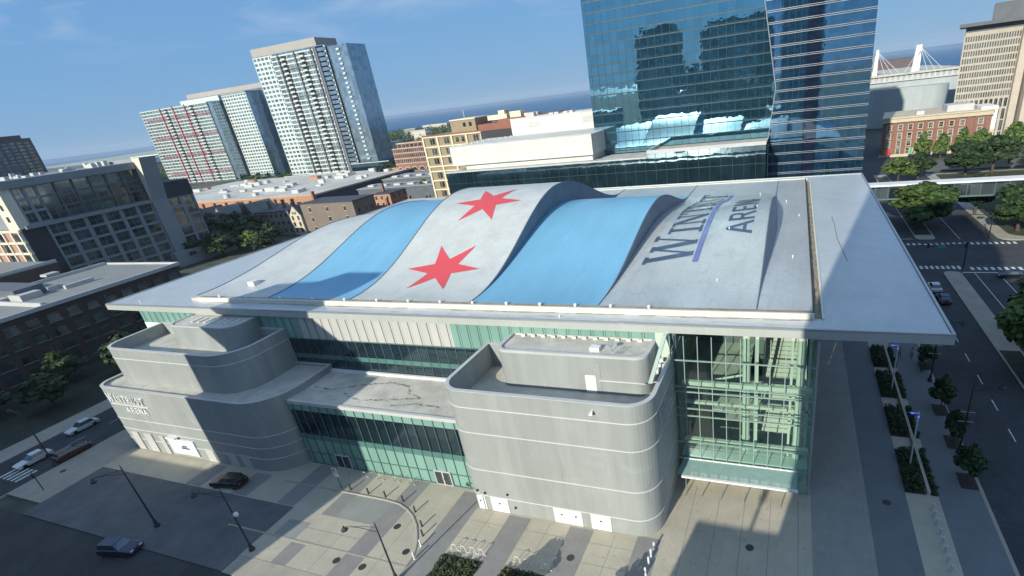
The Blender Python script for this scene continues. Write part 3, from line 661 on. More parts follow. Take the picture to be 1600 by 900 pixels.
def block(name, R, z1, zf, joints, rad_in=0.35, lab=None, floor=True):
    x0, x1, y0, y1, rr = R
    o = rrect(x0, x1, y0, y1, rr); ii = rrect(x0 + rad_in, x1 - rad_in, y0 + rad_in, y1 - rad_in, [max(0, a - rad_in) for a in rr])
    mb = MB(); mb.ring(o, ii, 0 if name != 'tier' else zf, z1, 0, 1)
    return o, ii, mb
def wing(label, R, z0, z1, zf, joints):
    x0, x1, y0, y1, rr = R
    o = rrect(x0, x1, y0, y1, rr, 10); t = .35; ii = rrect(x0 + t, x1 - t, y0 + t, y1 - t, [max(0, a - t) for a in rr], 10)
    mb = MB(); mb.ring(o, ii, z0, z1, 0); w = obj('corner_block', mb, [m_wall], AR); tag(w, label=label)
    mb = MB(); mb.prism(ii, z0 + .01, zf, 0); obj('block_roof', mb, [m_deck], w)
    oc = rrect(x0 - .05, x1 + .05, y0 - .05, y1 + .05, [a + .05 if a else 0 for a in rr], 10); ic = rrect(x0 + t + .05, x1 - t - .05, y0 + t + .05, y1 - t - .05, [max(0, a - t - .05) for a in rr], 10)
    mb = MB(); mb.ring(oc, ic, z1, z1 + .07, 0); mb.ring(ic, oc, z1 + .001, z1 + .002, 0); obj('coping', mb, [m_ltgrey], w)
    for z in joints:
        mb = MB(); oo = rrect(x0 - .05, x1 + .05, y0 - .05, y1 + .05, [a + .05 if a else 0 for a in rr], 10); mb.ring(oo, o, z - .045, z + .045, 0); mb.ring(o, oo, z - .046, z - .045); obj('joint_strip', mb, [m_joint], w)
    return w
B1 = wing('big grey curved block beside the glass lobby', (-34.7, -11.4, 38.4, 49.5, (2.6, 2.6, 0, 0)), 0, 16.3, 13.2, (2.15, 5.95, 11.05, 14.3))
# penthouse 1
o = rrect(-31.0, -13.2, 45.0, 49.5, (1.4, 1.4, 0, 0), 8); mb = MB(); mb.prism(o, 13.2, 17.55, 0); P1 = obj('penthouse', mb, [m_wall], AR)
tag(P1, label='curved rooftop penthouse on the big right block')
ii = rrect(-30.6, -13.6, 45.4, 49.4, (1.0, 1.0, 0, 0), 8)
mb = MB(); mb.ring(o, ii, 17.55, 17.85); obj('parapet', mb, [m_ltgrey], P1)
mb = MB(); mb.prism(ii, 17.55, 17.62); obj('flat_roof', mb, [m_deck], P1)
mb = MB(); mb.box(-20.2, -19.0, 44.93, 45.0, 13.25, 15.4); d = obj('door', mb, [m_pure], P1)
mb = MB(); mb.box(-21.0, -18.4, 44.96, 45.0, 13.25, 17.0); obj('door_surround', mb, [mat('mid_grey_panel', (0.30, 0.31, 0.30), .6)], P1)
mb = MB(); mb.box(-18.6, -13.5, 44.9, 45.0, 14.8, 14.88); obj('ledge', mb, [m_joint], P1)
mb = MB(); mb.box(-19.8, -18.7, 46.2, 47.0, 17.62, 18.1); obj_each('roof_unit', mb, [m_pure], P1)
mb = MB(); mb.tube([(-17.4, 46.5, 17.6), (-17.4, 46.5, 18.4)], .05); mb.lathe(-17.4, 46.4, [(.05, 18.3), (.35, 18.5), (.4, 18.55)], 10); obj('satellite_dish', mb, [m_steel], P1)
mb = MB()
for i in range(4): mb.tube([(-16.9 + i * .25, 46.0, 17.62), (-16.5 + i * .25, 46.9, 18.1)], .04, 4)
obj('antenna', mb, [m_steel], P1)
mb = MB()
for i in range(12): x = -29.5 + i * 1.3; mb.box(x, x + .5, 49.0, 49.2, 17.62, 17.9)
obj_each('roof_anchor', mb, [m_curb], P1)
mb = MB()
for i in range(3): mb.tube([(-13.0, 45.8 + i * 1.1, 15.5), (-12.3, 45.8 + i * 1.1, 15.7), (-12.3, 45.8 + i * 1.1, 16.2)], .05, 5); mb.box(-12.6, -12.2, 45.6 + i * 1.1, 46 + i * 1.1, 15.9, 16.3)
mb.tube([(-13.1, 45.2, 14.9), (-12.0, 45.6, 14.9), (-12.0, 48.5, 14.9)], .04); obj('wall_antenna', mb, [m_pure], P1)
mb = MB(); mb.lathe(-16.0, 42.4, [(.5, 13.2), (.5, 13.35), (.3, 13.6), (.1, 13.7)], 10); obj('roof_fan', mb, [m_black], B1)
mb = MB(); mb.box(-17.1, -16.9, 38.05, 38.4, 15.4, 15.6); mb.box(-17.2, -16.85, 37.85, 38.05, 15.3, 15.5); obj('camera_box', mb, [m_pure], B1)
for x0, x1 in ((-33.1, -32.3), (-32.2, -32.0), (-31.3, -29.0), (-23.3, -21.4), (-21.4, -19.9), (-18.9, -16.6)):
    mb = MB(); mb.box(x0 + .02, x1 - .02, 38.33, 38.4, 0.03, 2.08); dd = obj_each('service_door', mb, [m_pure], B1)
    if x1 - x0 > .5:
        mb = MB(); mb.box((x0 + x1) / 2 - .1, (x0 + x1) / 2 + .1, 38.30, 38.33, 1.2, 1.4); obj('handle', mb, [m_black], dd)
mb = MB()
for x, z in ((-32.9, 2.7), (-31.9, 2.5), (-28.9, 2.8), (-28.2, 1.0)): mb.box(x, x + .18, 38.2, 38.4, z, z + .2)
mb.tube([(-33.0, 38.3, 2.8), (-33.0, 38.0, 3.6)], .03, 4); obj('wall_light', mb, [m_black], B1)
# lettering on the side of the block (reads from the lobby side)
def wall_text(txt, H, font, length, big=1.0):
    q, L = strokes(txt, H, font, 0.16, big); return q, length / L
q, k = wall_text('WINTRUST', 1.35, GL, 6.3, 1.2); mb = MB()
def xface(mb, q, k, x, y0, z0, t=.07):
    for i, p in enumerate(q):
        a = [(x + t + i * .002, y0 + u * k, z0 + v) for u, v in p]; b = [(x + .01, y0 + u * k, z0 + v) for u, v in p]
        mb.quad(a)
        for j in range(4): mb.quad([b[j], b[(j + 1) % 4], a[(j + 1) % 4], a[j]])
xface(mb, q, k, -11.4, 41.4, 12.2); q, k = wall_text('ARENA', .95, GS, 3.4); xface(mb, q, k, -11.4, 43.2, 10.6); mb.box(-11.4, -11.33, 41.4, 47.7, 11.8, 11.9)
obj('lettering', mb, [m_ltgrey], B1)
def yface(mb, q, k, x0, y, z0, t=.12):
    for i, p in enumerate(q):
        a = [(x0 + u * k, y - t - i * .002, z0 + v) for u, v in p]; b = [(x0 + u * k, y - .01, z0 + v) for u, v in p]
        mb.quad(a)
        for j in range(4): mb.quad([b[j], b[(j + 1) % 4], a[(j + 1) % 4], a[j]])
# left wing
B2 = wing('long low curved block under the stepped left corner', (-98.3, -62.3, 38.0, 49.5, (2.2, 5.6, 0, 0)), 0, 11.2, 10.9, (2.1, 3.9, 5.8))
B3 = wing('middle tier of the stepped left corner', (-96.1, -68.8, 40.2, 49.5, (2.6, 4.6, 0, 0)), 10.9, 16.75, 14.9, (15.2,))
o = rrect(-87.3, -73.6, 45.0, 49.5, (1.6, 2.2, 0, 0), 8); mb = MB(); mb.prism(o, 14.9, 18.45, 0); P2 = obj('penthouse', mb, [m_wall], AR); tag(P2, label='small curved penthouse on the stepped left corner')
ii = rrect(-87.0, -74.0, 45.3, 49.4, (1.3, 1.9, 0, 0), 8)
mb = MB(); mb.ring(o, ii, 18.45, 18.62); obj('parapet', mb, [m_ltgrey], P2)
mb = MB(); mb.prism(ii, 18.45, 18.5); mb2 = obj('flat_roof', mb, [m_deck], P2)
mb = MB()
for i in range(7): mb.box(-84 + i * 1.4, -83.6 + i * 1.4, 46.6, 48.2, 18.5, 18.62)
obj_each('roof_rail', mb, [m_curb], P2)
q, k = wall_text('WINTRUST', 1.15, GL, 8.6, 1.2); mb = MB(); yface(mb, q, k, -96.2, 38.0, 8.9); mb.box(-95.9, -87.2, 37.88, 37.99, 8.45, 8.55)
q, k = wall_text('ARENA', .95, GS, 5.0); yface(mb, q, k, -92.9, 38.0, 7.2); obj('lettering', mb, [m_pure], B2)
for x0, x1 in ((-95.2, -93.6), (-92.2, -90.4), (-88.6, -87.6)):
    mb = MB(); mb.box(x0, x1, 37.85, 38.0, .1, 3.4); obj_each('banner', mb, [m_ltgrey], B2)
mb = MB(); mb.box(-86.6, -80.9, 37.8, 38.0, .6, 3.3); gg_ = obj('garage_door', mb, [m_pure], B2)
mb = MB(); mb.box(-84.2, -82.4, 37.77, 37.8, 1.7, 1.95); mb.box(-83.9, -82.8, 37.77, 37.8, 2.05, 2.3); obj('sign_mark', mb, [m_navy], gg_)
mb = MB(); mb.box(-86.0, -83.9, 37.3, 38, 3.6, 3.8); obj('wall_lamp', mb, [m_pure], B2)
for x0 in (-79.2, -74.5, -71.8):
    mb = MB(); mb.box(x0, x0 + 1.7, 37.93, 38.0, .05, 2.3); obj_each('service_door', mb, [m_ltgrey], B2)
mb = MB(); mb.box(-64.4, -62.9, 41.0, 49.2, 10.28, 10.62); obj('terrace_parapet', mb, [m_wall], AR)

# glass lobby
LY = 48.4
lob = MB(); lob.quad([(-11.55, LY, .02), (3.0, LY, .02), (3.0, LY, 18.85), (-11.55, LY, 18.85)]); lob.quad([(3.0, LY, .02), (3.0, 66, .02), (3.0, 66, 18.85), (3.0, LY, 18.85)])
LB = obj('lobby_glazing', lob, [m_clear], AR)
mb = MB()
xs = [-11.5 + 1.45 * i for i in range(11)]
for x in xs: mb.box(x - .04, x + .04, LY - .10, LY + .10, 0, 18.85)
for z in (3.0, 5.4, 9.0, 9.95, 12.1, 12.75, 16.0): mb.box(-11.55, 3.05, LY - .09, LY + .09, z - .05, z + .05)
for y in [LY + 1.45 * i for i in range(1, 13)]: mb.box(2.92, 3.08, y - .04, y + .04, 0, 18.85)
for z in (3.0, 5.4, 9.0, 9.95, 12.1, 12.75, 16.0): mb.box(2.93, 3.07, LY + .09, 66, z - .05, z + .05)
obj('mullion', mb, [m_lmull], AR)
mb = MB(); mb.box(2.94, 3.12, LY - .14, LY + .1, 0, 18.85); obj('corner_post', mb, [m_steel], AR)
for (x, y) in ((-3.85, 51.0), (1.6, 50.6)):
    mb = MB(); mb.lathe(x, y, [(.42, .0), (.42, 18.85)], 14)
    for z in (4.9, 9.4, 12.2, 15.8): mb.lathe(x, y, [(.50, z), (.50, z + .2)], 14)
    obj('column', mb, [m_green_steel], AR, smooth=False)
mb = MB(); mb.box(-2.95, -2.6, 50.8, 51.2, 0, 18.85); mb.box(.6, .85, 50.6, 51.0, 0, 18.85); mb.box(2.3, 2.55, 50.4, 50.7, 0, 18.85); obj_each('steel_post', mb, [m_green_steel], AR)
for z, y0, h in ((12.45, 49.2, .5), (4.75, 49.2, .55), (9.3, 50.4, .3)):
    mb = MB(); mb.box(-10.6, 2.8, y0, y0 + .45, z, z + h); obj('beam', mb, [m_green_steel if z != 9.3 else m_inner], AR)
mb = MB(); mb.box(-11.5, 2.9, 56.5, 66, 4.3, 4.7); mb.box(-11.5, -4, 54.5, 66, 9.2, 9.6); mb.box(-11.5, 2.9, LY + .12, 66, 0.01, 0.05); obj_each('lobby_floor', mb, [m_inner], AR)
mb = MB(); mb.box(-11.5, 2.9, 65.6, 65.95, 0.05, 18.8); mb.box(-11.5, -11.1, 49.6, 65, .05, 18.8); obj('lobby_back_wall', mb, [m_innerdk], AR)
mb = MB()
for i in range(24): mb.box(-2.2, 2.4, 53.0 + i * .42, 53.42 + i * .42, 4.75 + i * .38, 4.95 + i * .38 + .18)
mb.xprism([(52.8, 4.75), (63, 14.0), (63, 13.5), (53.4, 4.75)], -2.3, 2.5); obj('stair', mb, [mat('stair_concrete', (0.5, 0.5, 0.42), .7, var=.1)], AR)
mb = MB(); mb.tube([(-2.4, 53, 5.9), (-2.4, 63, 15.0)], .06, 5); mb.tube([(-10.4, 52.5, 10.6), (-4.2, 51.3, 13.0)], .14, 6); obj('handrail', mb, [m_green_steel], AR)
for x0 in (-10.4, -7.2, -4.2, -1.4, 1.0):
    mb = MB(); mb.box(x0, x0 + 1.6, 65.4, 65.6, 5.2, 7.4); obj('inner_doorway', mb, [m_dark], AR)
mb = MB(); mb.box(-9.5, 1.4, 54, 55.6, 0.06, 1.0); obj('lobby_counter', mb, [m_green_steel], AR)
mb = MB(); mb.xprism([(48.3, 18.85), (49.0, 18.85), (42.0, 17.1), (41.5, 17.1)], -12.2, -11.8); mb.box(-13.2, -11.7, 49.05, 49.5, 14, 18.86); obj('corner_brace', mb, [m_green_steel], AR)
# canopy
mb = MB(); mb.quad([(-10.6, 48.3, 3.0), (1.8, 48.3, 3.0), (1.8, 45.9, 2.55), (-11.0, 45.9, 2.55)]); mb.quad([(1.8, 48.3, 3.03), (-10.6, 48.3, 3.03), (-11.0, 45.9, 2.58), (1.8, 45.9, 2.58)])
cgm = mat('canopy_frosted_glass', (.30, .46, .42), .25, var=.08, scale=1.5); cgm.node_tree.nodes['Principled BSDF'].inputs['Alpha'].default_value = .62
cn = obj('canopy', mb, [cgm], AR)
mb = MB(); mb.box(-10.9, 2.8, 48.62, 52.2, 3.12, 3.28); obj('vestibule_roof', mb, [mat('vestibule_teal', (.40, .55, .48), .5, var=.08)], AR)
mb = MB(); mb.box(-10.4, 1.9, 45.6, 45.9, 2.4, 2.62); obj('gutter', mb, [m_pure], cn)
mb = MB(); mb.box(-10.6, 1.8, 48.2, 48.32, 2.98, 3.14); obj('canopy_rail', mb, [m_pure], cn)
mb = MB()
for i in range(12): x = -10.2 + 1.08 * i; mb.tube([(x, 48.3, 2.98), (x, 45.9, 2.5)], .035, 4)
obj('rib', mb, [m_mull], cn)
for i in range(10):
    mb = MB(); x = -9.9 + i * 1.15; mb.box(x, x + .8, 48.28, 48.36, .1, 2.2); obj('entrance_door', mb, [m_ltgrey], AR)
# flagpole-like slanted masts under the canopy front
for x in (-9.8, -8.0, -5.9, -3.4, -1.6, .4):
    mb = MB(); mb.tube([(x - .1, 45.75, 2.45), (x - .2, 45.6, 0.0)], .05, 6); obj('canopy_strut', mb, [m_steel], cn)

# ------------------------------------------------------------------ repeated street things
def place(proto, items, labels, group):
    out = []
    for i, (loc, rot) in enumerate(items):
        o = proto if i == 0 else copy_tree(proto)
        o.location = loc; o.rotation_euler = (0, 0, rot); o['label'] = labels[i] if isinstance(labels, (list, tuple)) else labels; o['group'] = group; out.append(o)
    return out
def bollard(name, r, h, m):
    mb = MB(); mb.lathe(0, 0, [(r * 1.3, 0), (r * 1.3, .05), (r, .06), (r, h - .06), (r * .7, h), (0.01, h)], 10)
    return tag(obj(name, mb, [m]), 'x', 'bollard')
bz = mat('bronze_bollard', (0.07, 0.06, 0.05), .5, .2)
b0 = bollard('bollard', .10, .95, bz)
pts = [(-52.0, 37.5), (-49.0, 37.4), (-46.3, 37.4), (-43.4, 37.2), (-40.7, 36.0), (-38.4, 34.2), (-37.4, 33.0)]
place(b0, [((x, y, 0), 0) for x, y in pts], ['dark bollard nearest the signpost on the straight kerb', 'dark bollard second from the signpost on the straight kerb', 'dark bollard third from the signpost along the kerb', 'dark bollard where the kerb starts to curve', 'dark bollard midway round the kerb curve', 'dark bollard late in the kerb curve', 'last dark bollard before the two pale ones by the curve'], 'dark bollards along the curved kerb')
b1 = bollard('bollard', .10, .95, m_pure)
place(b1, [((-36.7, 31.7, 0), 0), ((-36.3, 30.0, 0), 0)], ['pale bollard just past the dark ones by the kerb curve', 'pale bollard nearest the street lamp on the grey band'], 'pale bollards at the end of the kerb')
b2 = bollard('bollard', .11, 1.0, m_pure)
place(b2, [((-11.7, 37.1, 0), 0), ((-11.8, 36.2, 0), 0), ((-11.8, 35.2, 0), 0), ((-11.8, 33.9, 0), 0)], ['white bollard nearest the corner of the grey block', 'white bollard second from the corner of the grey block', 'white bollard third from the corner of the grey block', 'white bollard farthest from the corner of the grey block'], 'white bollards beside the curved block corner')
b3 = bollard('bollard', .14, .9, m_ltgrey)
on = ['first', 'second', 'third', 'fourth', 'fifth', 'sixth', 'seventh', 'eighth']
place(b3, [((14.95, y, 0), 0) for y in (48.6, 47.6, 46.5, 45.2, 44.1, 43.0, 41.9, 40.8)], ['grey bollard in the shaded row, %s from the planting beds' % w for w in on], 'grey bollards in line with the planting beds')

# wave bike racks
def rack(n):
    mb = MB(); P = []
    for i in range(n * 8 + 1):
        t = i / 8; x = t * .55; z = .45 + .42 * -cos(pi * t)
        P.append((x + .10 * sin(2 * pi * t), 0, max(0.0, z)))
    mb.tube(P, .035, 6); return tag(obj('bike_rack', mb, [m_pure if n > 3 else m_steel]), 'x', 'bike rack')
r0 = rack(4)
place(r0, [((-33.1, 32.1, 0), 0), ((-30.9, 32.2, 0), 0), ((-25.5, 32.2, 0), 0), ((-23.2, 32.1, 0), 0)], ['white looped bike rack at the left end of the left plaza bed', 'white looped bike rack at the right end of the left plaza bed', 'white looped bike rack at the left of the middle plaza bed', 'white looped bike rack at the right of the middle plaza bed'], 'looped bike racks by the plaza beds')
r1 = rack(3)
place(r1, [((-52.4, 40.0, 0), 0), ((-49.9, 40.0, 0), 0), ((-47.4, 40.1, 0), 0), ((-44.9, 40.1, 0), 0)], ['steel bike rack leftmost along the teal glass wall', 'steel bike rack second along the teal glass wall', 'steel bike rack third along the teal glass wall', 'steel bike rack nearest the white double door in the teal wall'], 'bike racks along the teal glass wall')
# manholes
mh = MB(); mh.lathe(0, 0, [(.42, 0.006), (.42, .02), (.38, .022), (.36, .014), (0.01, .014)], 16); m0 = tag(obj('manhole_cover', mh, [mat('cast_iron', (.06, .055, .05), .6, .3, var=.2, scale=5)]), 'x', 'manhole cover')
mhl = [(-41.4, 33.5, 'by the curved kerb'), (-37.9, 30.6, 'on the pale slab inside the kerb curve'), (-45.0, 27.7, 'on the grey band near the straight edging'), (-41.4, 27.7, 'between the grey band and the street lamp'), (-19.8, 34.1, 'on the grey band before the white service doors'), (10.8, 48.8, 'in the shaded walkway right of the lobby'), (-2.5, 39.5, 'before the lobby entrance'), (-102.5, 31, 'on the pavement beside the left street')]
place(m0, [((x, y, 0), 0) for x, y, l in mhl], ['round iron manhole cover ' + l for x, y, l in mhl], 'manhole covers in the paving')

# leaves / plants
def leaf_cloud(mb, cx, cy, cz, rx, ry, rz, n, size, rnd, shell=0.35, flat=0.5):
    for _ in range(n):
        while True:
            a, b, c = rnd.uniform(-1, 1), rnd.uniform(-1, 1), rnd.uniform(-1, 1); d = a * a + b * b + c * c
            if shell * shell < d < 1: break
        x, y, z = cx + a * rx, cy + b * ry, cz + c * rz
        s = size * rnd.uniform(.6, 1.3)
        u = Vector((rnd.gauss(0, 1), rnd.gauss(0, 1), rnd.gauss(0, flat))).normalized(); w = Vector((a, b, c + .3)).normalized(); v = u.cross(w).normalized() if u.cross(w).length > .1 else Vector((0, 0, 1)); 
        p = Vector((x, y, z)); k = len(mb.v)
        q = w * s * rnd.uniform(-.3, .3)
        mb.v += [tuple(p - u * s - v * s * .6), tuple(p + u * s * .8 - v * s + q), tuple(p + u * s + v * s * .7), tuple(p - u * s * .7 + v * s - q)]
        mb.f.append((k, k + 1, k + 2, k + 3)); mb.m.append(0)
TREE_MESH = {}
def tree_mesh(kind, seed, h, r, lf, leaves):
    rnd = random.Random(seed)
    tk = MB(); th = h * .32
    tk.tube([(0, 0, 0), (rnd.uniform(-.1, .1), rnd.uniform(-.1, .1), th), (rnd.uniform(-.2, .2), rnd.uniform(-.2, .2), h * .62)], h * .022 + .06, 8, 0, h * .008)
    cr = MB(); blobs = []
    n = 13
    for i in range(n):
        a = i * 2.4 + rnd.uniform(-.4, .4); zz = rnd.uniform(.36, .88); rad = r * sqrt(rnd.uniform(.1, 1)) * .72 * (1.15 - abs(zz - .55) * 1.5)
        bx, by, bz = rad * cos(a), rad * sin(a), zz * h
        br = r * rnd.uniform(.30, .50)
        blobs.append((bx, by, bz, br)); tk.tube([(0, 0, th * rnd.uniform(.8, 1.4)), (bx * .5, by * .5, bz * .8), (bx, by, bz)], h * .009 + .02, 5, 0, .02)
    blobs.append((0, 0, h * .9, r * .38)); blobs.append((0, 0, h * .6, r * .6))
    for bx, by, bz, br in blobs: leaf_cloud(cr, bx, by, bz, br, br, br * .78, leaves // len(blobs), lf, rnd)
    return tk, cr
TPROTO = {}
def tree(label, x, y, h, r, kind='A', lf=None, leaves=2600, rot=None, group=None, z=0.0, seedk=0):
    key = (kind, leaves, seedk)
    m = {'A': m_leafA, 'B': m_leafB, 'C': m_leafC}[kind]
    if key not in TPROTO:
        H, Rr = 10.0, 4.0
        tk, cr = tree_mesh(kind, hash(key[0]) % 7 + leaves + seedk * 31, H, Rr, 0.30 if leaves > 2000 else .42, leaves)
        t = thing('tree', label, 'tree', (0, 0, 0)); obj('trunk', tk, [m_bark], t); obj('crown', cr, [m], t); TPROTO[key] = (t, [False])
    t, used = TPROTO[key]
    o = t if not used[0] else copy_tree(t); used[0] = True
    o.location = (x, y, z); o.scale = (r / 4.0, r / 4.0, h / 10.0); o.rotation_euler = (0, 0, random.uniform(0, 6.28)); tag(o, label, 'tree', group)
    return o

def bed(name, label, x0, x1, y0, y1, n, hh=.45, seed=1, mleaf=None):
    t = thing(name, label, 'planter', (x0, y0, 0)); mb = MB(); mb.box(x0, x1, y0, y1, .005, .06); obj('soil', mb, [mat('soil', (.05, .042, .03), .95, var=.3, scale=3)], t)
    rnd = random.Random(seed); mb = MB()
    for _ in range(n):
        x, y = rnd.uniform(x0 + .15, x1 - .15), rnd.uniform(y0 + .15, y1 - .15)
        leaf_cloud(mb, x, y, rnd.uniform(.15, hh), .28, .28, .25, 14, .09, rnd, 0.0, .8)
    obj('planting', mb, [mleaf or m_shrub], t); return t
bed('plaza_bed', 'low green planting bed at the left in front of the grey block', -33.5, -28.8, 26.0, 31.4, 260, .35, 3)
bed('plaza_bed', 'low green planting bed in the middle before the service doors', -26.1, -21.6, 26.0, 31.4, 220, .35, 4)
yb = [(78.6, 85), (70, 76.6), (61.0, 67.6), (50.8, 58.4)]
ws = ['farthest', 'third nearest', 'second nearest', 'nearest']
for i, (a, b) in enumerate(yb):
    bed('walkway_bed', 'long dark green hedge bed beside the shaded walkway, ' + ws[i] + ' of the four', 12.8, 14.75, a, b, 130, .75, 10 + i, m_leafC)
    bed('narrow_bed', 'narrow dark hedge strip right of the low wall, ' + ws[i] + ' of the four', 15.25, 15.9, a, b, 50, .7, 20 + i, m_leafC)
mb = MB(); mb.box(14.85, 15.15, 50.8, 86, 0, .5); tag(obj('low_wall', mb, [m_conc]), 'long low concrete bench wall between the walkway hedge beds', 'wall')
for i, (x, y, h, r) in enumerate([(19.4, 67.8, 5.2, 1.5), (19.4, 60.9, 4.6, 1.2), (19.2, 53.9, 4.8, 1.5), (19.8, 79.8, 3.6, 1.4)]):
    tree(['young street tree at the kerb between the two black lamps', 'thin young street tree at the kerb just behind the nearer black lamp', 'young street tree at the kerb nearest the camera', 'small street tree at the kerb under the roof corner'][i], x, y, h, r, 'C', leaves=1300, group='young trees along the right kerb', seedk=i % 2)
    mb = MB(); mb.box(x - .8, x + .8, y - 1.3, y + 1.3, .006, .05); tag(obj('tree_pit', mb, [MATS['soil']]), ['square soil pit of the young tree between the black lamps', 'square soil pit of the thin tree behind the nearer black lamp', 'square soil pit of the young tree nearest the camera', 'square soil pit of the small tree under the roof corner'][i], 'tree pit')

# black street lamps with curved arms (right street)
def lamp_black(label, x, y, h, ang, banner=True, arm=2.6, m=m_black):
    t = thing('street_lamp', label, 'street lamp', (x, y, 0), 'street lamps')
    mb = MB(); mb.lathe(x, y, [(.32, 0), (.32, .25), (.20, .5), (.16, .9), (.11, 1.1), (.09, h * .6), (.06, h), (.02, h + .5)], 10); obj('pole', mb, [m], t)
    ca, sa = cos(ang), sin(ang)
    mb = MB(); P = [(x + ca * arm * s, y + sa * arm * s, h - .9 + 1.1 * sin(pi / 2 * s)) for s in [i / 8 for i in range(9)]]; mb.tube(P, .04, 6)
    P = [(x + ca * arm * s, y + sa * arm * s, h - .25 + .45 * sin(pi / 2 * s)) for s in [i / 8 for i in range(9)]]; mb.tube(P, .035, 6); obj('arm', mb, [m], t)
    ex, ey = x + ca * arm, y + sa * arm
    mb = MB(); mb.lathe(ex, ey, [(.06, h + .3), (.12, h + .1), (.3, h - .05), (.34, h - .2), (.2, h - .32), (.02, h - .34)], 10); obj('luminaire', mb, [m], t)
    if banner:
        mb = MB(); mb.tube([(x - .7, y, h * .62), (x + .7, y, h * .62)], .03, 5); mb.tube([(x - .8, y, h * .48), (x + .8, y, h * .48)], .03, 5); obj('banner_rod', mb, [m_ltgrey], t)
    return t
lamp_black('black street lamp at the right kerb, the one nearer the camera', 19.5, 58.9, 9.2, 0.0)
lamp_black('black street lamp at the right kerb behind the roof corner', 19.6, 75.4, 9.2, 0.0)
lamp_black('dark street lamp on the sunny plaza with its arm over the drive', -36.4, 27.2, 7.6, radians(200), False, 3.1, mat('dark_grey_metal', (.06, .06, .065), .5, .3))
lamp_black('dark street lamp in the shade at the drive entrance with a globe', -56.4, 26.5, 8.6, radians(200), False, 3.1, MATS['dark_grey_metal'])
lamp_black('tall dark street lamp on the shaded forecourt by the parked cars', -73, 26.4, 9.2, radians(250), False, 2.6, MATS['dark_grey_metal'])
lamp_black('dark street lamp at the kerb of the left street', -105.6, 31.6, 10.0, radians(180), False, 2.6, MATS['dark_grey_metal'])
mb = MB(); mb.lathe(0, 0, [(.01, 0), (.22, .1), (.28, .3), (.22, .5), (.01, .58)], 12)
g_ = obj('lamp_globe', mb, [m_lamp], base=(0, 0, 0)); g_.location = (-55.95, 26.5, 5.2)
g_.parent = [o for o in COL.objects if o.name == 'street_lamp.003'][0]; g_.location = (.45, 0, 5.2)
# slim walkway lights
for i, (x, y) in enumerate([(14.2, 71.5), (13.9, 55.2)]):
    t = thing('walkway_light', ['slim tall walkway light in the hedge bed farther away', 'slim tall walkway light in the nearest hedge bed'][i], 'light', (x, y, 0), 'walkway lights')
    mb = MB(); mb.tube([(x, y, 0), (x, y, 7.6)], .09, 8); obj('pole', mb, [m_ltgrey], t)
    mb = MB(); mb.box(x - .09, x + .09, y - .2, y - .08, 6.95, 7.05); mb.box(x - .75, x - .5, y - .12, y, 7.33, 7.4); mb.tube([(x - .9, y, 7.4), (x, y, 7.4)], .03, 4); obj('lamp_head', mb, [m_bluelamp], t)
# sign post
t = thing('road_sign', 'white sign with a red disc on a dark post at the shade edge', 'sign', (-53.4, 37.4, 0))
mb = MB(); mb.tube([(-53.4, 37.4, 0), (-53.4, 37.4, 3.6)], .05, 6); obj('post', mb, [m_black], t)
mb = MB(); mb.box(-53.75, -53.05, 37.32, 37.36, 2.7, 3.5); obj('sign_panel', mb, [m_pure], t)
mb = MB(); mb.box(-53.72, -53.0, 37.30, 37.34, 2.05, 2.6); obj('lower_sign_panel', mb, [m_pure], t)
mb = MB(); mb.yprism([(-53.4 + .22 * cos(a * pi / 8), 3.15 + .22 * sin(a * pi / 8)) for a in range(16)], 37.29, 37.315); obj('red_disc', mb, [m_red], t)
t = thing('crossing_sign', 'short dark post with a red marker at the left crossing', 'sign', (-99.8, 27.3, 0))
mb = MB(); mb.tube([(-99.8, 27.3, 0), (-99.8, 27.3, 3.2)], .06, 6); obj('post', mb, [m_black], t)
mb = MB(); mb.box(-100.2, -99.4, 27.2, 27.24, 2.3, 3.0); obj('sign_panel', mb, [mat('dull_red', (.2, .03, .03), .5)], t)
# traffic signal mast over the right street
t = thing('traffic_signal', 'long traffic signal mast with a green street sign over the right street', 'traffic signal', (34.2, 123.0, 0))
mb = MB(); mb.tube([(34.2, 123.0, 0), (34.2, 123.0, 6.2)], .13, 8); mb.tube([(34.2, 123, 5.6), (25.5, 123, 6.0)], .07, 6); mb.tube([(34.2, 123, 5.2), (25.5, 123, 5.6)], .05, 6); obj('mast', mb, [m_black], t)
mb = MB(); mb.box(28.9, 30.5, 122.9, 122.94, 5.0, 5.45); obj('street_sign', mb, [mat('sign_green', (.03, .32, .20), .5)], t)
for x in (27.2, 33.9):
    mb = MB(); mb.box(x - .18, x + .18, 122.7, 123.0, 5.0, 6.0); obj('signal_head', mb, [m_black], t)
t = thing('traffic_signal', 'farther traffic signal with a green sign beyond the crossing', 'traffic signal', (44.6, 146, 0))
mb = MB(); mb.tube([(44.6, 146, 0), (44.6, 146, 6.2)], .12, 8); mb.tube([(44.6, 146, 5.6), (40, 146, 6.0)], .07, 6); obj('mast', mb, [m_black], t)
mb = MB(); mb.box(41.4, 43.0, 145.9, 145.94, 4.9, 5.4); obj('street_sign', mb, [MATS['sign_green']], t)

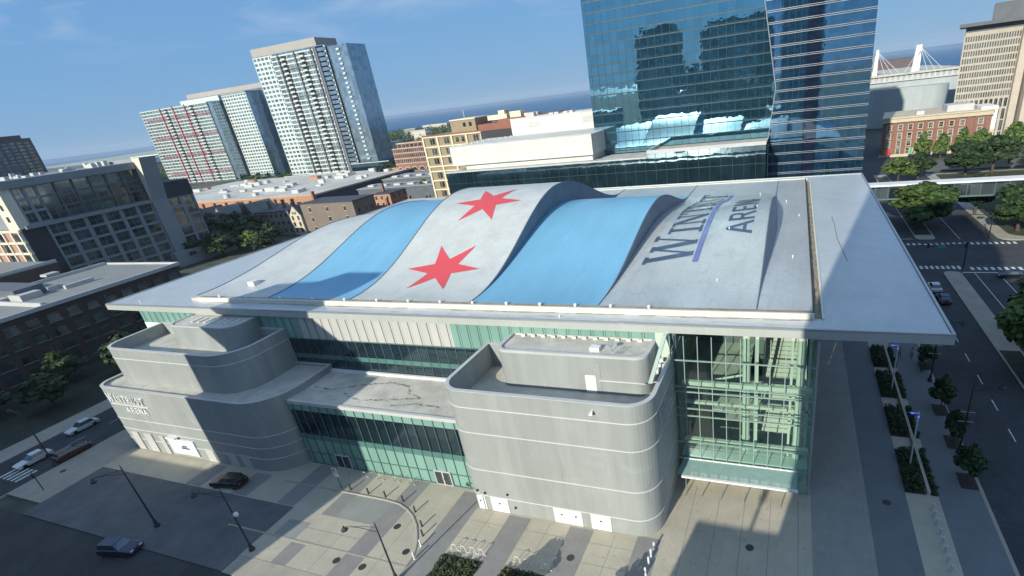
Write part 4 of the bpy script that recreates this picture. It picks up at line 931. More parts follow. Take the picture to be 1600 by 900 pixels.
# ------------------------------------------------------------------ cars
def car(name, label, x, y, ang, col, L=4.6, W=1.85, H=1.5, suv=False):
    t = thing(name, label, 'car', (0, 0, 0), 'cars')
    pm = mat('car_paint_' + '_'.join('%d' % (c * 100) for c in col), col, .25, .1, var=.02, spec=.7)
    hw = W / 2; zb = .28
    bh = .82 if not suv else .98
    side = [(-L / 2, zb + .12), (-L / 2 + .1, zb), (L / 2 - .1, zb), (L / 2, zb + .15), (L / 2 - .03, bh - .18), (L / 2 - .25, bh - .06), (L * .18, bh + .06), (-L * .36, bh + .08), (-L / 2 + .06, bh)]
    def sect(pts, w0, w1, zlo, zhi):
        return pts
    mb = MB(); n = len(side)
    for sgn, ww in ((-1, hw),):
        pass
    k = len(mb.v)
    rings = [(-hw * .90, .96), (-hw, 1.0), (hw, 1.0), (hw * .90, .96)]
    inset_ = [(-hw, 0.0), (-hw + .0, 0.0)]
    for yy, sc in ((-hw, .97), (-hw + .10, 1.0), (hw - .10, 1.0), (hw, .97)):
        for a, b in side: mb.v.append((a * sc, yy, zb + (b - zb) * (1 if sc == 1 else .95)))
    for r in range(3):
        for i in range(n):
            j = (i + 1) % n; mb.f.append((k + r * n + i, k + r * n + j, k + (r + 1) * n + j, k + (r + 1) * n + i)); mb.m.append(0)
    mb.f.append(tuple(k + i for i in range(n))); mb.m.append(0); mb.f.append(tuple(k + 3 * n + i for i in reversed(range(n)))); mb.m.append(0)
    body = obj('body', mb, [pm], t)
    back = -L * .44 if suv else -L * .38
    gl = MB(); g = [(back, bh + .03), (L * .20, bh + .03), (L * .06, H - .04), (back + .35, H - .04)]
    k = 0
    for yy, ins in ((-hw + .08, 0), (hw - .08, 0)):
        pass
    lo = [(back, -hw + .08), (L * .20, -hw + .08), (L * .20, hw - .08), (back, hw - .08)]; hi = [(back + (.12 if suv else .5), -hw + .28), (L * .04, -hw + .28), (L * .04, hw - .28), (back + (.12 if suv else .5), hw - .28)]
    gl.v = [(a, b, bh + .02) for a, b in lo] + [(a, b, H - .06) for a, b in hi]
    for i in range(4): j = (i + 1) % 4; gl.f.append((i, j, 4 + j, 4 + i)); gl.m.append(0)
    gl.f.append((4, 5, 6, 7)); gl.m.append(0)
    obj('windows', gl, [m_windark], t)
    rf = MB(); rf.prism(rrect(hi[0][0] - .02, hi[1][0] + .02, -hw + .26, hw - .26, (.15, .15, .15, .15), 3), H - .06, H); obj('roof', rf, [pm], t)
    for sx in (-1, 1):
        for sy in (-1, 1):
            wv = MB(); cx, cy = sx * L * .31, sy * (hw - .1)
            P = [(cx + .33 * cos(a * pi / 7), .33 + .33 * sin(a * pi / 7)) for a in range(14)]
            wv.yprism(P, cy - .11, cy + .13 if sy > 0 else cy + .11); w_ = obj('wheel', wv, [m_black], t)
    for sy in (-1, 1):
        hl = MB(); hl.box(L / 2 - .12, L / 2 + .01, sy * (hw - .35) - .2, sy * (hw - .35) + .2, bh - .32, bh - .16); obj('headlight', hl, [m_lamp], t)
        hl = MB(); hl.box(-L / 2 - .01, -L / 2 + .1, sy * (hw - .3) - .18, sy * (hw - .3) + .18, bh - .25, bh - .08); obj('tail_light', hl, [m_red], t)
    t.location = (x, y, -.12 if abs(x) > 20.2 and (x < -105 or x > 20) else 0); t.rotation_euler = (0, 0, ang); return t
car('parked_car', 'white car on the left street nearest the crossing', -111.4, 31.6, radians(-92), (.70, .70, .68))
car('parked_car', 'silver white car farther up the left street', -114.6, 40.0, radians(-92), (.62, .64, .66))
car('parked_car', 'dark red car with lit tail lights at the left kerb', -106.4, 34.4, radians(88), (.06, .014, .014), suv=True, H=1.6)
car('parked_car', 'black car parked in the shade on the forecourt by the left block', -70.6, 34.6, radians(188), (.012, .013, .016), suv=True, H=1.65, L=4.9)
car('passing_car', 'dark blue car driving on the shaded front street', -73.2, 22.4, radians(12), (.02, .03, .06), L=4.8, suv=True, H=1.65).location.z = -.12
car('passing_car', 'black car waiting at the crossing on the right street', 41.6, 119.2, radians(178), (.012, .013, .015))
car('passing_car', 'white car on the right street just beside the roof edge', 27.0, 112.0, radians(90), (.6, .6, .6))
car('passing_car', 'black car behind the white one beside the roof edge', 27.3, 106.0, radians(90), (.014, .014, .017))

# ------------------------------------------------------------------ people
def person(label, x, y, ang, shirt, legs, hair=(.03, .02, .015)):
    t = thing('person', label, 'person', (0, 0, 0), 'people on the walkway')
    J = [(0, 0, .95), (0, 0, 1.2), (0, 0, 1.42), (0, 0, 1.52), (0, .01, 1.66),
         (-.1, 0, .90), (-.11, .12, .50), (-.11, .10, .08), (-.11, .22, .04),
         (.1, 0, .90), (.11, -.06, .50), (.11, -.2, .09), (.11, -.10, .04),
         (-.2, 0, 1.40), (-.25, -.05, 1.12), (-.24, .08, .88), (.2, 0, 1.40), (.25, .06, 1.12), (.24, .16, .90)]
    E = [(0, 1), (1, 2), (2, 3), (3, 4), (0, 5), (5, 6), (6, 7), (7, 8), (0, 9), (9, 10), (10, 11), (11, 12), (2, 13), (13, 14), (14, 15), (2, 16), (16, 17), (17, 18)]
    Rr = [.15, .14, .15, .06, .11, .09, .065, .045, .045, .09, .065, .045, .045, .065, .045, .035, .065, .045, .035]
    me = bpy.data.meshes.new('person_skin'); me.from_pydata(J, E, []); o = bpy.data.objects.new('person_skin', me); COL.objects.link(o)
    md_ = o.modifiers.new('s', 'SKIN'); me.skin_vertices
    for i, v in enumerate(me.skin_vertices[0].data): v.radius = (Rr[i], Rr[i] * .85); v.use_root = (i == 0)
    o.modifiers.new('d', 'SUBSURF').levels = 1
    dg = bpy.context.evaluated_depsgraph_get(); m2 = bpy.data.meshes.new_from_object(o.evaluated_get(dg)); bpy.data.objects.remove(o)
    for nm, c in (('skin', (.42, .26, .19)), ('shirt', shirt), ('trousers', legs)):
        m2.materials.append(mat('cloth_%s_%s' % (nm, '_'.join('%d' % (q * 100) for q in c)), c, .8, var=.1))
    for p in m2.polygons:
        z = p.center.z; ar = abs(p.center.x) > .17
        p.material_index = 0 if z > 1.48 or (ar and z < 1.1) else (1 if z > .95 else 2); p.use_smooth = True
    b = bpy.data.objects.new('body', m2); COL.objects.link(b); b.parent = t; BASE[b.name] = Vector((0, 0, 0))
    hb = MB(); hb.lathe(0, -.02, [(.115, 1.66), (.13, 1.72), (.09, 1.80), (.02, 1.82)], 10); obj('hair', hb, [mat('hair', hair, .8)], t)
    t.location = (x, y, 0); t.rotation_euler = (0, 0, ang); return t
person('person in an orange vest walking beside the far hedge bed', 16.7, 82.1, .3, (.75, .22, .04), (.03, .035, .06))
person('person in white and black walking toward the kerb trees', 18.3, 82.0, -.4, (.55, .55, .52), (.02, .02, .025))
person('person in dark clothes by the kerb tree under the roof corner', 18.9, 77.6, 1.2, (.02, .022, .03), (.03, .03, .04))

# ------------------------------------------------------------------ large trees, right side
tree('big leafy tree at the right edge over the median', 31.9, 77, 12.5, 5.9, 'B', leaves=6500, seedk=1)
tree('big tree beside the leafy one at the right edge, farther back', 37.5, 91, 11.5, 5.0, 'A', leaves=6500, seedk=2)
tree('lone round tree on the median beyond the crossing', 32.6, 158.5, 11.5, 7.2, 'A', leaves=6500, seedk=3)
tree('dark street tree on the corner beyond the crossing', 52.0, 152, 11.5, 6.6, 'C', leaves=6500, seedk=4)
tree('dark street tree farther right of the corner', 61, 158, 12, 6.8, 'C', leaves=6500, seedk=4)
tree('dark tree behind the corner trees beneath the footbridge', 47.5, 170, 10.5, 5.5, 'C', leaves=6500, seedk=4)
tree('sunny half tree beyond the footbridge nearest the glass tower', 35.5, 218, 9.0, 5.4, 'B', leaves=2600)
tree('dark tree beyond the footbridge right of the sunny one', 42.5, 222, 9.0, 5.0, 'C', leaves=2600)
tree('broad dark tree in front of the brick hall', 58, 226, 11.5, 7.5, 'C', leaves=6500, seedk=4)
tree('second broad dark tree in front of the brick hall', 66.5, 228, 12.5, 7.5, 'C', leaves=6500, seedk=4)
tree('bright tall tree right of the brick hall', 76.5, 246, 14.5, 5.0, 'B', leaves=2600)
tree('dark tree at the far right before the concrete tower', 80, 228, 10, 6, 'C', leaves=2600)
for i, (x, h) in enumerate([(50.4, 11.2), (57.2, 10.5), (64.6, 11.7), (71.0, 11)]):
    tree(['leftmost', 'second', 'third', 'rightmost'][i] + ' of the four trees lining the brick hall front', x, 262.5, h, 3.5, 'B', leaves=1300, group='trees along the brick hall', seedk=i % 2)

# ------------------------------------------------------------------ buildings helpers
def grid_facade_y(par, y, x0, x1, z0, z1, nc, nr, pier, sill, m_frame, winmat, depth=.25, many=None, head=None, skip=None, winw=None):
    """frame of piers and spandrels on the plane y (facing -y), panes set back by depth"""
    mb = MB(); cw = (x1 - x0) / nc; rh = (z1 - z0) / nr
    for c in range(nc + 1): x = x0 + c * cw; mb.box(max(x0, x - pier / 2), min(x1, x + pier / 2), y, y + depth, z0, z1)
    for r in range(nr + 1):
        z = z0 + r * rh
        for c in range(nc): mb.box(x0 + c * cw + pier / 2, x0 + (c + 1) * cw - pier / 2, y + .01, y + depth, max(z0, z - sill / 2), min(z1, z + sill / 2))
    obj('wall_frame', mb, [m_frame], par)
    for r in range(nr):
        for c in range(nc):
            if skip and skip(c, r): continue
            a, b, d, e = x0 + c * cw + pier / 2, x0 + (c + 1) * cw - pier / 2, z0 + r * rh + sill / 2, z0 + (r + 1) * rh - sill / 2
            many.add(lambda m, a=a, b=b, d=d, e=e: (m.box(a, b, y + depth - .05, y + depth, d, e, 0), m.box((a + b) / 2 - .03, (a + b) / 2 + .03, y + depth - .09, y + depth - .05, d, e, 1)), key=y - (d * .01))
def grid_facade_x(par, x, y0, y1, z0, z1, nc, nr, pier, sill, m_frame, depth=.3, many=None, skip=None):
    mb = MB(); cw = (y1 - y0) / nc; rh = (z1 - z0) / nr
    for c in range(nc + 1): y = y0 + c * cw; mb.box(x - depth, x, max(y0, y - pier / 2), min(y1, y + pier / 2), z0, z1)
    for r in range(nr + 1):
        z = z0 + r * rh
        for c in range(nc): mb.box(x - depth, x - .01, y0 + c * cw + pier / 2, y0 + (c + 1) * cw - pier / 2, max(z0, z - sill / 2), min(z1, z + sill / 2))
    obj('wall_frame', mb, [m_frame], par)
    for r in range(nr):
        for c in range(nc):
            if skip and skip(c, r): continue
            a, b, d, e = y0 + c * cw + pier / 2, y0 + (c + 1) * cw - pier / 2, z0 + r * rh + sill / 2, z0 + (r + 1) * rh - sill / 2
            many.add(lambda m, a=a, b=b, d=d, e=e: (m.box(x - depth, x - depth + .05, a, b, d, e, 0), m.box(x - depth + .05, x - depth + .1, (a + b) / 2 - .04, (a + b) / 2 + .04, d, e, 1), m.box(x - depth + .05, x - depth + .1, a, b, (d + e) / 2 - .03, (d + e) / 2 + .03, 1)), key=a)

# ---- glass hotel tower behind the arena
MQ = thing('glass_hotel', 'tall blue glass hotel tower rising behind the arena roof with a dark glass podium', 'hotel', (-20, 165, 0))
m_gl1 = glass_mirror('teal_mirror_glass', (.32, .62, .76), (.010, .045, .065), .62, .012, .05, .30, (2.2, 2.72))
m_gl2 = glass_mirror('blue_mirror_glass', (.25, .48, .70), (.008, .035, .065), .50, .02, .04, .35, (1.55, 2.72))
kx = [(24.3, -7.2), (37.7, -5.5), (58.7, -8.8), (120, -14.5)]
def kxat(z):
    if z < 24.3: return -7.2
    for (a, b), (c, d) in zip(kx[:-1], kx[1:]):
        if a <= z <= c: return b + (d - b) * (z - a) / (c - a)
    return -14.5
mb = MB(); mb.yprism([(-59.3, 20), (-7.2, 20), (-7.2, 24.3), (-5.5, 37.7), (-8.8, 58.7), (-14.5, 120), (-59.3, 120)], 165.6, 190); mb.box(-59.3, 17.6, 166, 192, 0, 120)
obj('curtain_wall', mb, [m_gl1], MQ)
mb = MB(); mb.yprism([(-7.2, 0), (17.6, 0), (17.6, 120), (-14.5, 120), (-8.8, 58.7), (-5.5, 37.7), (-7.2, 24.3)], 164.4, 165.9); 
g2 = obj('blue_curtain_wall', mb, [m_gl2], MQ)
mb = MB(); i = 0; m_lineg = mat('tower_mullion', (.035, .07, .09), .35, .3)
z = 24.6
while z < 118:
    mb.box(-59.3, kxat(z) - .1, 165.50, 165.6, z, z + .30); mb.box(-59.3, kxat(z) - .1, 165.52, 165.6, z + .55, z + .60); z += 2.72
for i in range(24): x = -58.2 + 2.2 * i; mb.box(x - .03, x + .03, 165.5, 165.6, 24, min(120, 120))if x < -14.6 else mb.box(x - .03, x + .03, 165.5, 165.6, 24, 36 if x < -6.5 else 30)
for x in (-13.0, -10.9, -8.9): mb.box(x - .03, x + .03, 165.5, 165.6, 36, 58 if x > -9.5 else (80 if x > -12 else 100))
obj('mullion', mb, [m_lineg], MQ)
mb = MB(); z = 4.0
while z < 118:
    a = kxat(z) + .15; mb.box(a, 17.75, 164.15, 164.4, z + .34, z + .42); mb.box(a, 17.75, 164.15, 164.4, z - .05, z + .03); z += 2.72
obj('floor_fin', mb, [mat('pale_fin_metal', (.44, .49, .54), .35, .4)], g2)
mb = MB(); z = 4.0
while z < 118: a = kxat(z) + .15; mb.box(a, 17.65, 164.30, 164.4, z + .06, z + .30); z += 2.72
obj('slab_shadow_gap', mb, [m_black], g2)
mb = MB()
for i in range(20): x = -12 + 1.55 * i; mb.box(x - .03, x + .03, 164.3, 164.4, 0 if x > -7 else 60, 120)
obj('mullion', mb, [m_lineg], g2)
mb = MB(); mb.box(1.9, 5.4, 164.26, 164.32, 0, 120); obj('dark_glass_strip', mb, [glass_mirror('dark_strip_glass', (.25, .33, .42), (.008, .014, .03), .35, .03, .05, .5, (1.55, 2.72))], g2)  # darker glass strip standing just proud of the blue facade
kk = MB(); kk.tube([(kxat(z), 164.3, z) for z in (24.3, 37.7, 58.7, 120)], .12, 4); obj('fold_trim', kk, [MATS['pale_fin_metal']], MQ)
m_podg = glass_mirror('dark_podium_glass', (.28, .40, .46), (.012, .03, .04), .38, .03, .08, .35, (3.0, 9))
mb = MB(); mb.box(-106.5, -38.8, 150, 164.3, 0, 23.8); mb.box(-38.8, -7.0, 150, 164.3, 0, 25.0); obj('podium', mb, [m_podg], MQ)
mb = MB(); mb.box(-106.7, -38.9, 149.8, 152, 23.8, 24.15); mb.box(-38.9, -6.9, 149.8, 150.4, 25.0, 25.9); mb.box(-38.9, -38.3, 150.4, 165, 25.0, 25.9); obj('podium_parapet', mb, [m_ltgrey], MQ)
mb = MB(); mb.box(-106, -39.2, 152.0, 164.5, 23.8, 23.9); mb.box(-38.3, -7, 150.4, 164.4, 25, 25.1); obj('podium_roof', mb, [m_deck], MQ)
mb = MB()
for i in range(34): x = -105.5 + 3 * i; mb.box(x - .05, x + .05, 149.92, 150, 5, 23.8 if x < -38.8 else 25)
mb.box(-106.5, -7, 149.93, 150, 20.3, 20.42); obj('mullion', mb, [m_lineg], MQ)
# white plastered ballroom volume
WB = thing('ballroom_block', 'windowless white plastered block on top of the dark glass podium', 'building', (-80, 153, 24))
m_plast = cladding('white_plaster', (.60, .60, .54), 4.2, 3.4, .06, .05, .8, .16, .88)
mb = MB(); mb.box(-105.2, -56, 153, 177.9, 25.6, 31.4); obj('lower_wall', mb, [m_plast], WB)
mb = MB(); mb.box(-101, -56.6, 154, 177, 24.0, 25.59); obj('recessed_base', mb, [m_plast], WB)
mb = MB(); mb.box(-94.8, -61, 178, 205, 23.9, 36.6); obj('upper_wall', mb, [m_plast], WB)
mb = MB(); mb.box(-94.9, -61, 177.9, 178.6, 36.6, 37.0); mb.box(-105.3, -56, 152.9, 153.3, 31.4, 31.65); obj('coping', mb, [m_ltgrey], WB)
for x in (-88, -67.5):
    mb = MB(); mb.box(x, x + 4, 177.9, 178, 33.6, 35.4)
    for i in range(7): mb.box(x, x + 4, 177.85, 177.9, 33.65 + i * .25, 33.78 + i * .25)
    obj('louvre', mb, [m_ltgrey], WB)
for x, w, h in ((-90, 3.2, 1.6), (-81, 1.6, .9), (-79, 1.6, .9), (-75.5, 1.6, .9), (-73.4, 1.4, .9), (-64.5, 3, 1.5)):
    mb = MB(); mb.box(x, x + w, 181, 183.5, 36.6, 36.6 + h); obj_each('roof_unit', mb, [m_ltgrey], WB)
mb = MB()
for i in range(11): x = -104 + i * 1.0; mb.box(x, x + .25, 153.6 + i * 2.1, 153.9 + i * 2.1, 31.4, 31.8)
obj_each('roof_anchor', mb, [m_pure], WB)
# skybridge
SB = thing('footbridge', 'glazed footbridge with a white roof crossing the right street', 'footbridge', (20, 160, 7))
mb = MB(); mb.box(17.8, 140, 160, 164, 10.6, 11.05); obj('roof', mb, [m_pure], SB)
mb = MB(); mb.box(17.8, 140, 160.15, 163.9, 7.4, 10.6); obj('glazing', mb, [m_windark], SB)
mb = MB(); mb.box(17.8, 140, 160.0, 164, 7.0, 7.4); 
for i in range(40): mb.box(18 + 3 * i, 18.12 + 3 * i, 160.05, 160.15, 7.4, 10.6)
obj('deck', mb, [m_mull], SB)
for x in (31.8, 56, 90):
    mb = MB(); mb.lathe(x, 162, [(.6, 0), (.6, 7.0)], 10); obj('pier', mb, [m_concgrey], SB)

# ---- brick hall far right
BH = thing('brick_hall', 'four storey red brick hall with a cream cornice beyond the trees', 'building', (55, 277, 0))
m_brick = cladding('red_brick', (.25, .125, .09), .9, .3, .02, .10, .85, .10, .9)
m_cream = mat('cream_stone', (.55, .47, .34), .8, var=.1)
mb = MB(); mb.prism([(36.4, 277.3), (77, 277.3), (77, 310), (41.2, 310)], 0, 14.6); obj('wall', mb, [m_brick], BH)
mb = MB(); mb.box(36.0, 77.3, 276.5, 277.3, 14.6, 16.2); mb.box(35.7, 77.6, 276.1, 277.3, 16.2, 16.8); mb.prism([(36, 277.3), (77.3, 277.3), (77.3, 310), (41, 310)], 14.6, 16.4); obj('cornice', mb, [m_cream], BH)
mb = MB(); mb.box(36, 77.3, 276.9, 277.3, 0, 1.1); obj('stone_base', mb, [m_cream], BH)
wn_ = Many(BH, 'window', [m_winfar, m_cream])
xs = [39.2] + [43.5 + 3.85 * i for i in range(7)] + [73.2]
for x in xs:
    for z0, z1 in ((11.4, 13.4), (7.7, 10.0), (4.6, 6.7), (1.3, 3.7)):
        def f(m, x=x, z0=z0, z1=z1):
            m.box(x - .75, x + .75, 277.15, 277.25, z0, z1, 0); m.box(x - 1.0, x - .75, 277.0, 277.3, z0, z1 + .2, 1); m.box(x + .75, x + 1.0, 277.0, 277.3, z0, z1 + .2, 1); m.box(x - .75, x + .75, 277.0, 277.3, z1, z1 + .2, 1); m.box(x - 1.1, x + 1.1, 276.9, 277.3, z0 - .25, z0, 1); m.box(x - .75, x + .75, 277.08, 277.15, (z0 + z1) / 2 - .05, (z0 + z1) / 2 + .05, 1)
        wn_.add(f)
wn_.done()
mb = MB()
for x in [41.3, 45.4, 49.3, 53.1, 57.0, 60.8, 64.7, 68.5, 71.4, 75.3]: mb.box(x - .35, x + .35, 276.95, 277.3, 1.1, 14.6)
obj('pilaster', mb, [m_brick], BH)
mb = MB(); mb.box(73, 79, 278.5, 292, 8.5, 17.8); obj('white_annex', mb, [m_pure], BH)
mb = MB(); mb.box(73, 79, 278.6, 292, 0, 8.5); obj('stone_annex', mb, [m_cream], BH)
mb = MB(); mb.box(62, 72, 285, 295, 16.4, 19.0); mb.box(50, 53, 283, 286, 16.4, 18); obj_each('roof_unit', mb, [m_ltgrey], BH)
for i, (x, c) in enumerate([(38.8, (.5, .04, .04)), (47.8, (.25, .45, .25))]):
    t = thing('banner_post', ['red banner post left of the brick hall entrance', 'pale green banner post before the brick hall trees'][i], 'banner', (x, 272, 0))
    mb = MB(); mb.tube([(x, 272, 0), (x, 272, 4.6)], .08); obj('post', mb, [m_black], t)
    mb = MB(); mb.box(x - .9, x - .1, 271.9, 271.95, 1.6, 4.4); mb.box(x + .1, x + .9, 271.9, 271.95, 1.6, 4.4); obj_each('banner', mb, [mat('banner_%d' % i, c, .6)], t)

# ---- convention hall with pylons
CH = thing('exhibition_hall', 'grey metal exhibition hall with a cable stayed roof and white pylons', 'exhibition hall', (65, 400, 0))
m_hall = cladding('hall_metal', (.36, .40, .40), 3.2, 7, .1, .05, .5, .1, .85)
mb = MB(); mb.box(30, 92, 400, 520, 0, 29.4); obj('wall', mb, [m_hall], CH)
mb = MB(); mb.prism([(30, 398)] + [(76 + 9 * cos(a), 398 - 0 + 9 * sin(a) - 2) for a in [radians(-100 + 12 * i) for i in range(9)]] + [(85, 400), (30, 400)], 0, 22.5); obj('curved_wall', mb, [m_hall], CH, smooth=False)
mb = MB(); mb.box(29, 93, 398.6, 521, 29.4, 30.4); obj('roof', mb, [m_deck], CH)
mb = MB()
for i in range(20): x = 31 + 3 * i; mb.yprism([(x, 26), (x + 1.5, 29.4), (x + 3, 26)], 398.9, 399.3) 
obj('roof_truss', mb, [m_ltgrey], CH)
mb = MB(); mb.box(20, 95, 560, 620, 20, 36.4); obj('rear_roof', mb, [mat('brown_roof', (.13, .10, .10), .8)], CH)
for x in (45.2, 66.8, 69.4):
    mb = MB(); yy = 404 if x != 69.4 else 410
    mb.yprism([(x - 1.3, 30.4), (x + 1.3, 30.4), (x + .9 + .4, 44.8), (x - .5 + .4, 44.8)], yy, yy + 2.5); obj('pylon', mb, [m_pure], CH)
cbm = Many(CH, 'cable', [m_pure])
for x in (46, 69.0):
    for d in (5, 9, 13, -4, -7):
        cbm.add(lambda m, x=x, d=d: m.tube([(x, 405, 43.5), (x + d, 405, 30.5)], .12, 4))
cbm.done()
# ---- concrete tower far right
CT = thing('concrete_tower', 'tall ribbed concrete office tower at the right edge with a dark overhanging cap', 'building', (80, 300, 0))
m_rib = cladding('tower_concrete', (.44, .40, .33), 1.3, 3, .05, .06, .8, .08, .85)
mb = MB(); mb.prism([(67.8, 300.4), (110, 300.4), (110, 330), (75, 330)], 0, 46.3); obj('wall', mb, [m_dark], CT)
mm_ = Many(CT, 'window', [m_windark, m_rib])
grid_facade_y(CT, 300, 67.8, 88.2, 19.4, 45.2, 22, 9, .36, .85, m_rib, None, .35, mm_)
grid_facade_y(CT, 300, 67.8, 88.2, 14.6, 19.4, 11, 1, .7, 1.2, m_rib, None, .35, mm_)
grid_facade_y(CT, 300, 67.8, 88.2, 0, 14.6, 9, 3, 1.0, .5, m_rib, None, .35, mm_)
mm_.done()
mb = MB(); mb.box(67.6, 110, 300, 300.4, 45.2, 46.4); mb.prism([(67.4, 300), (67.8, 300), (75, 330), (74.6, 330)], 0, 46.4); obj('parapet_band', mb, [m_rib], CT)
mb = MB(); mb.prism([(64.3, 296.5), (112, 296.5), (112, 332), (72.5, 332)], 48.6, 49.9); mb.prism([(67.6, 300), (110, 300), (110, 330), (74.8, 330)], 46.4, 48.6); obj('cap', mb, [mat('dark_cap', (.12, .13, .14), .6)], CT)
mb = MB(); mb.prism([(77.8, 304), (108, 304), (108, 325), (83, 325)], 49.9, 56.5); obj('plant_room', mb, [MATS['dark_cap']], CT)
mb = MB(); mb.box(88.3, 91.0, 298, 304, 0, 46.3); mb.box(91.8, 112, 294, 304, 0, 46.3); obj_each('side_bay', mb, [mat('beige_stone', (.50, .44, .36), .8, var=.08)], CT)
t = thing('round_building', 'round glass building with white bands at the right edge below the concrete tower', 'building', (86, 232, 0))
for i in range(5):
    mb = MB(); mb.lathe(90, 240, [(8, i * 2.6), (8.3, i * 2.6), (8.3, i * 2.6 + .7), (8, i * 2.6 + .7)], 32); obj('white_band', mb, [m_pure], t)
mb = MB(); mb.lathe(90, 240, [(7.9, 0), (7.9, 13)], 32); obj('curved_glazing', mb, [m_podg], t)

# ---- left group: cream frame, red brick, condos, grey lofts, brown lofts
CF = thing('loft_building', 'tan brick loft building with a bright cream concrete frame behind the arena roof', 'building', (-130, 195, 0))
m_tan = cladding('tan_brick', (.30, .235, .15), 1, .3, .02, .08, .85, .08, .92)
m_crf = mat('cream_frame', (.72, .66, .47), .8, var=.06)
X0, X1 = -146.2, -118
mb = MB(); mb.box(X0, -92, 195.5, 235, 0, 33.2); obj('wall', mb, [m_tan], CF)
mb = MB()
for i in range(5): x = X0 + (X1 - X0) * i / 4; mb.box(x - .35, x + .35, 195.0, 195.5, 0, 33.2)
zr = [7.8, 11.6, 15.4, 19.2, 21.2, 25.0, 29.0, 32.9]
for z in zr: mb.box(X0, X1, 195.05, 195.45, z - .25, z + .25)
obj('concrete_frame', mb, [m_crf], CF)
mm_ = Many(CF, 'window', [m_windark, m_ltgrey])
for a, b in ((7.8, 11.6), (11.6, 15.4), (15.4, 19.2), (21.2, 25), (25, 29), (29, 32.9)):
    for i in range(4):
        x = X0 + (X1 - X0) * (i + .62) / 4
        if i == 2:
            for dx in (-1.9, .9): mm_.add(lambda m, x=x, a=a, dx=dx: m.box(x + dx - .6, x + dx + .6, 195.3, 195.5, a + 1.2, a + 3.0))
        else: mm_.add(lambda m, x=x, a=a: (m.box(x - 1.1, x + 1.1, 195.3, 195.5, a + 1.0, a + 3.2, 0), m.box(x - .05, x + .05, 195.26, 195.3, a + 1, a + 3.2, 1)))
mm_.done()
mb = MB(); mb.box(X0 - .1, -92, 194.9, 195.4, 33.2, 33.7); obj('coping', mb, [mat('red_brick_trim', (.26, .11, .08), .8)], CF)
mb = MB(); mb.box(-134.5, -122.5, 200, 214, 33.2, 38.0); hb = obj('rooftop_house', mb, [m_tan], CF)
mb = MB(); mb.box(-128.5, -127.2, 199.9, 200, 35.4, 36.9); mb.box(-125.6, -124.3, 199.9, 200, 35.4, 36.9); obj('window', mb, [m_windark], hb)
mb = MB(); mb.box(-134.7, -122.3, 199.8, 214, 38.0, 38.4); obj('coping', mb, [m_crf], hb)
mb = MB(); mb.box(-122.5, -112, 201, 214, 33.2, 35.4); mb.box(-112, -92, 200, 225, 33.2, 36.6); obj_each('brick_parapet', mb, [MATS['red_brick_trim']], CF)
mb = MB(); mb.box(-118, -92, 194.9, 195.5, 10, 33.1); obj('dark_side_wall', mb, [mat('dark_brick', (.05, .05, .055), .8, var=.2)], CF)
mb = MB()
for x, y, w, h in ((-120, 206, 9, 1.8), (-110, 207, 5, 2.4), (-104, 208, 6, 1.2), (-118, 212, 3, 3.2)): mb.box(x, x + w, y, y + 4, 36.4, 36.4 + h)
obj_each('roof_unit', mb, [m_crf], CF); mb = MB(); mb.tube([(-131, 206, 38.4), (-131, 206, 41.5)], .1); obj('roof_pole', mb, [m_crf], CF)

RB = thing('brick_warehouse', 'ornate red brick warehouse with arched ground floor windows left of the cream framed lofts', 'building', (-238, 300, 0))
mb = MB(); mb.box(-251, -222, 300.3, 325, 0, 22.5); mb.box(-246.5, -222, 300.3, 325, 22.5, 25.6); obj('wall', mb, [m_brick], RB)
m_stone = mat('pale_sandstone', (.55, .46, .36), .8, var=.1)
mb = MB(); mb.box(-251.2, -222, 300.1, 300.3, 22.3, 22.7); mb.box(-246.7, -222, 300.05, 300.3, 25.4, 25.9)
for z in (19.6, 16.2, 13.0): mb.box(-251.2, -222, 300.12, 300.3, z - .15, z + .15)
for cx in (-248, -242.2, -236.4, -230.6, -224.8):
    P = [(cx + 2.6 * cos(a), 8.4 + 2.6 * sin(a)) for a in [pi * i / 10 for i in range(11)]] + [(cx + 2.2 * cos(a), 8.4 + 2.2 * sin(a)) for a in [pi * (10 - i) / 10 for i in range(11)]]
    for i in range(10): mb.quad([(P[i][0], 300.1, P[i][1]), (P[i + 1][0], 300.1, P[i + 1][1]), (P[20 - i][0], 300.1, P[20 - i][1]), (P[21 - i][0], 300.1, P[21 - i][1])])
obj('stone_trim', mb, [m_stone], RB)
mm_ = Many(RB, 'window', [m_windark, m_stone])
for z in (20.2, 17.0, 13.8):
    for i in range(9):
        x = -249.8 + 3.1 * i
        mm_.add(lambda m, x=x, z=z: (m.box(x, x + 2.2, 300.2, 300.3, z, z + 1.7, 0), m.box(x + 1.0, x + 1.2, 300.15, 300.2, z, z + 1.7, 1)))
for i in range(7): x = -245.5 + 3.3 * i; mm_.add(lambda m, x=x: m.box(x, x + 2.2, 300.2, 300.3, 23.2, 24.8))
for cx in (-248, -242.2, -236.4, -230.6, -224.8):
    mm_.add(lambda m, cx=cx: (m.yprism([(cx - 2.1, 4)] + [(cx + 2.1, 4)] + [(cx + 2.1 * cos(a), 8.4 + 2.0 * sin(a)) for a in [pi * i / 8 for i in range(9)]], 300.2, 300.3), m.box(cx - 2.1, cx + 2.1, 300.1, 300.2, 7.6, 8.0, 1)))
mm_.done()

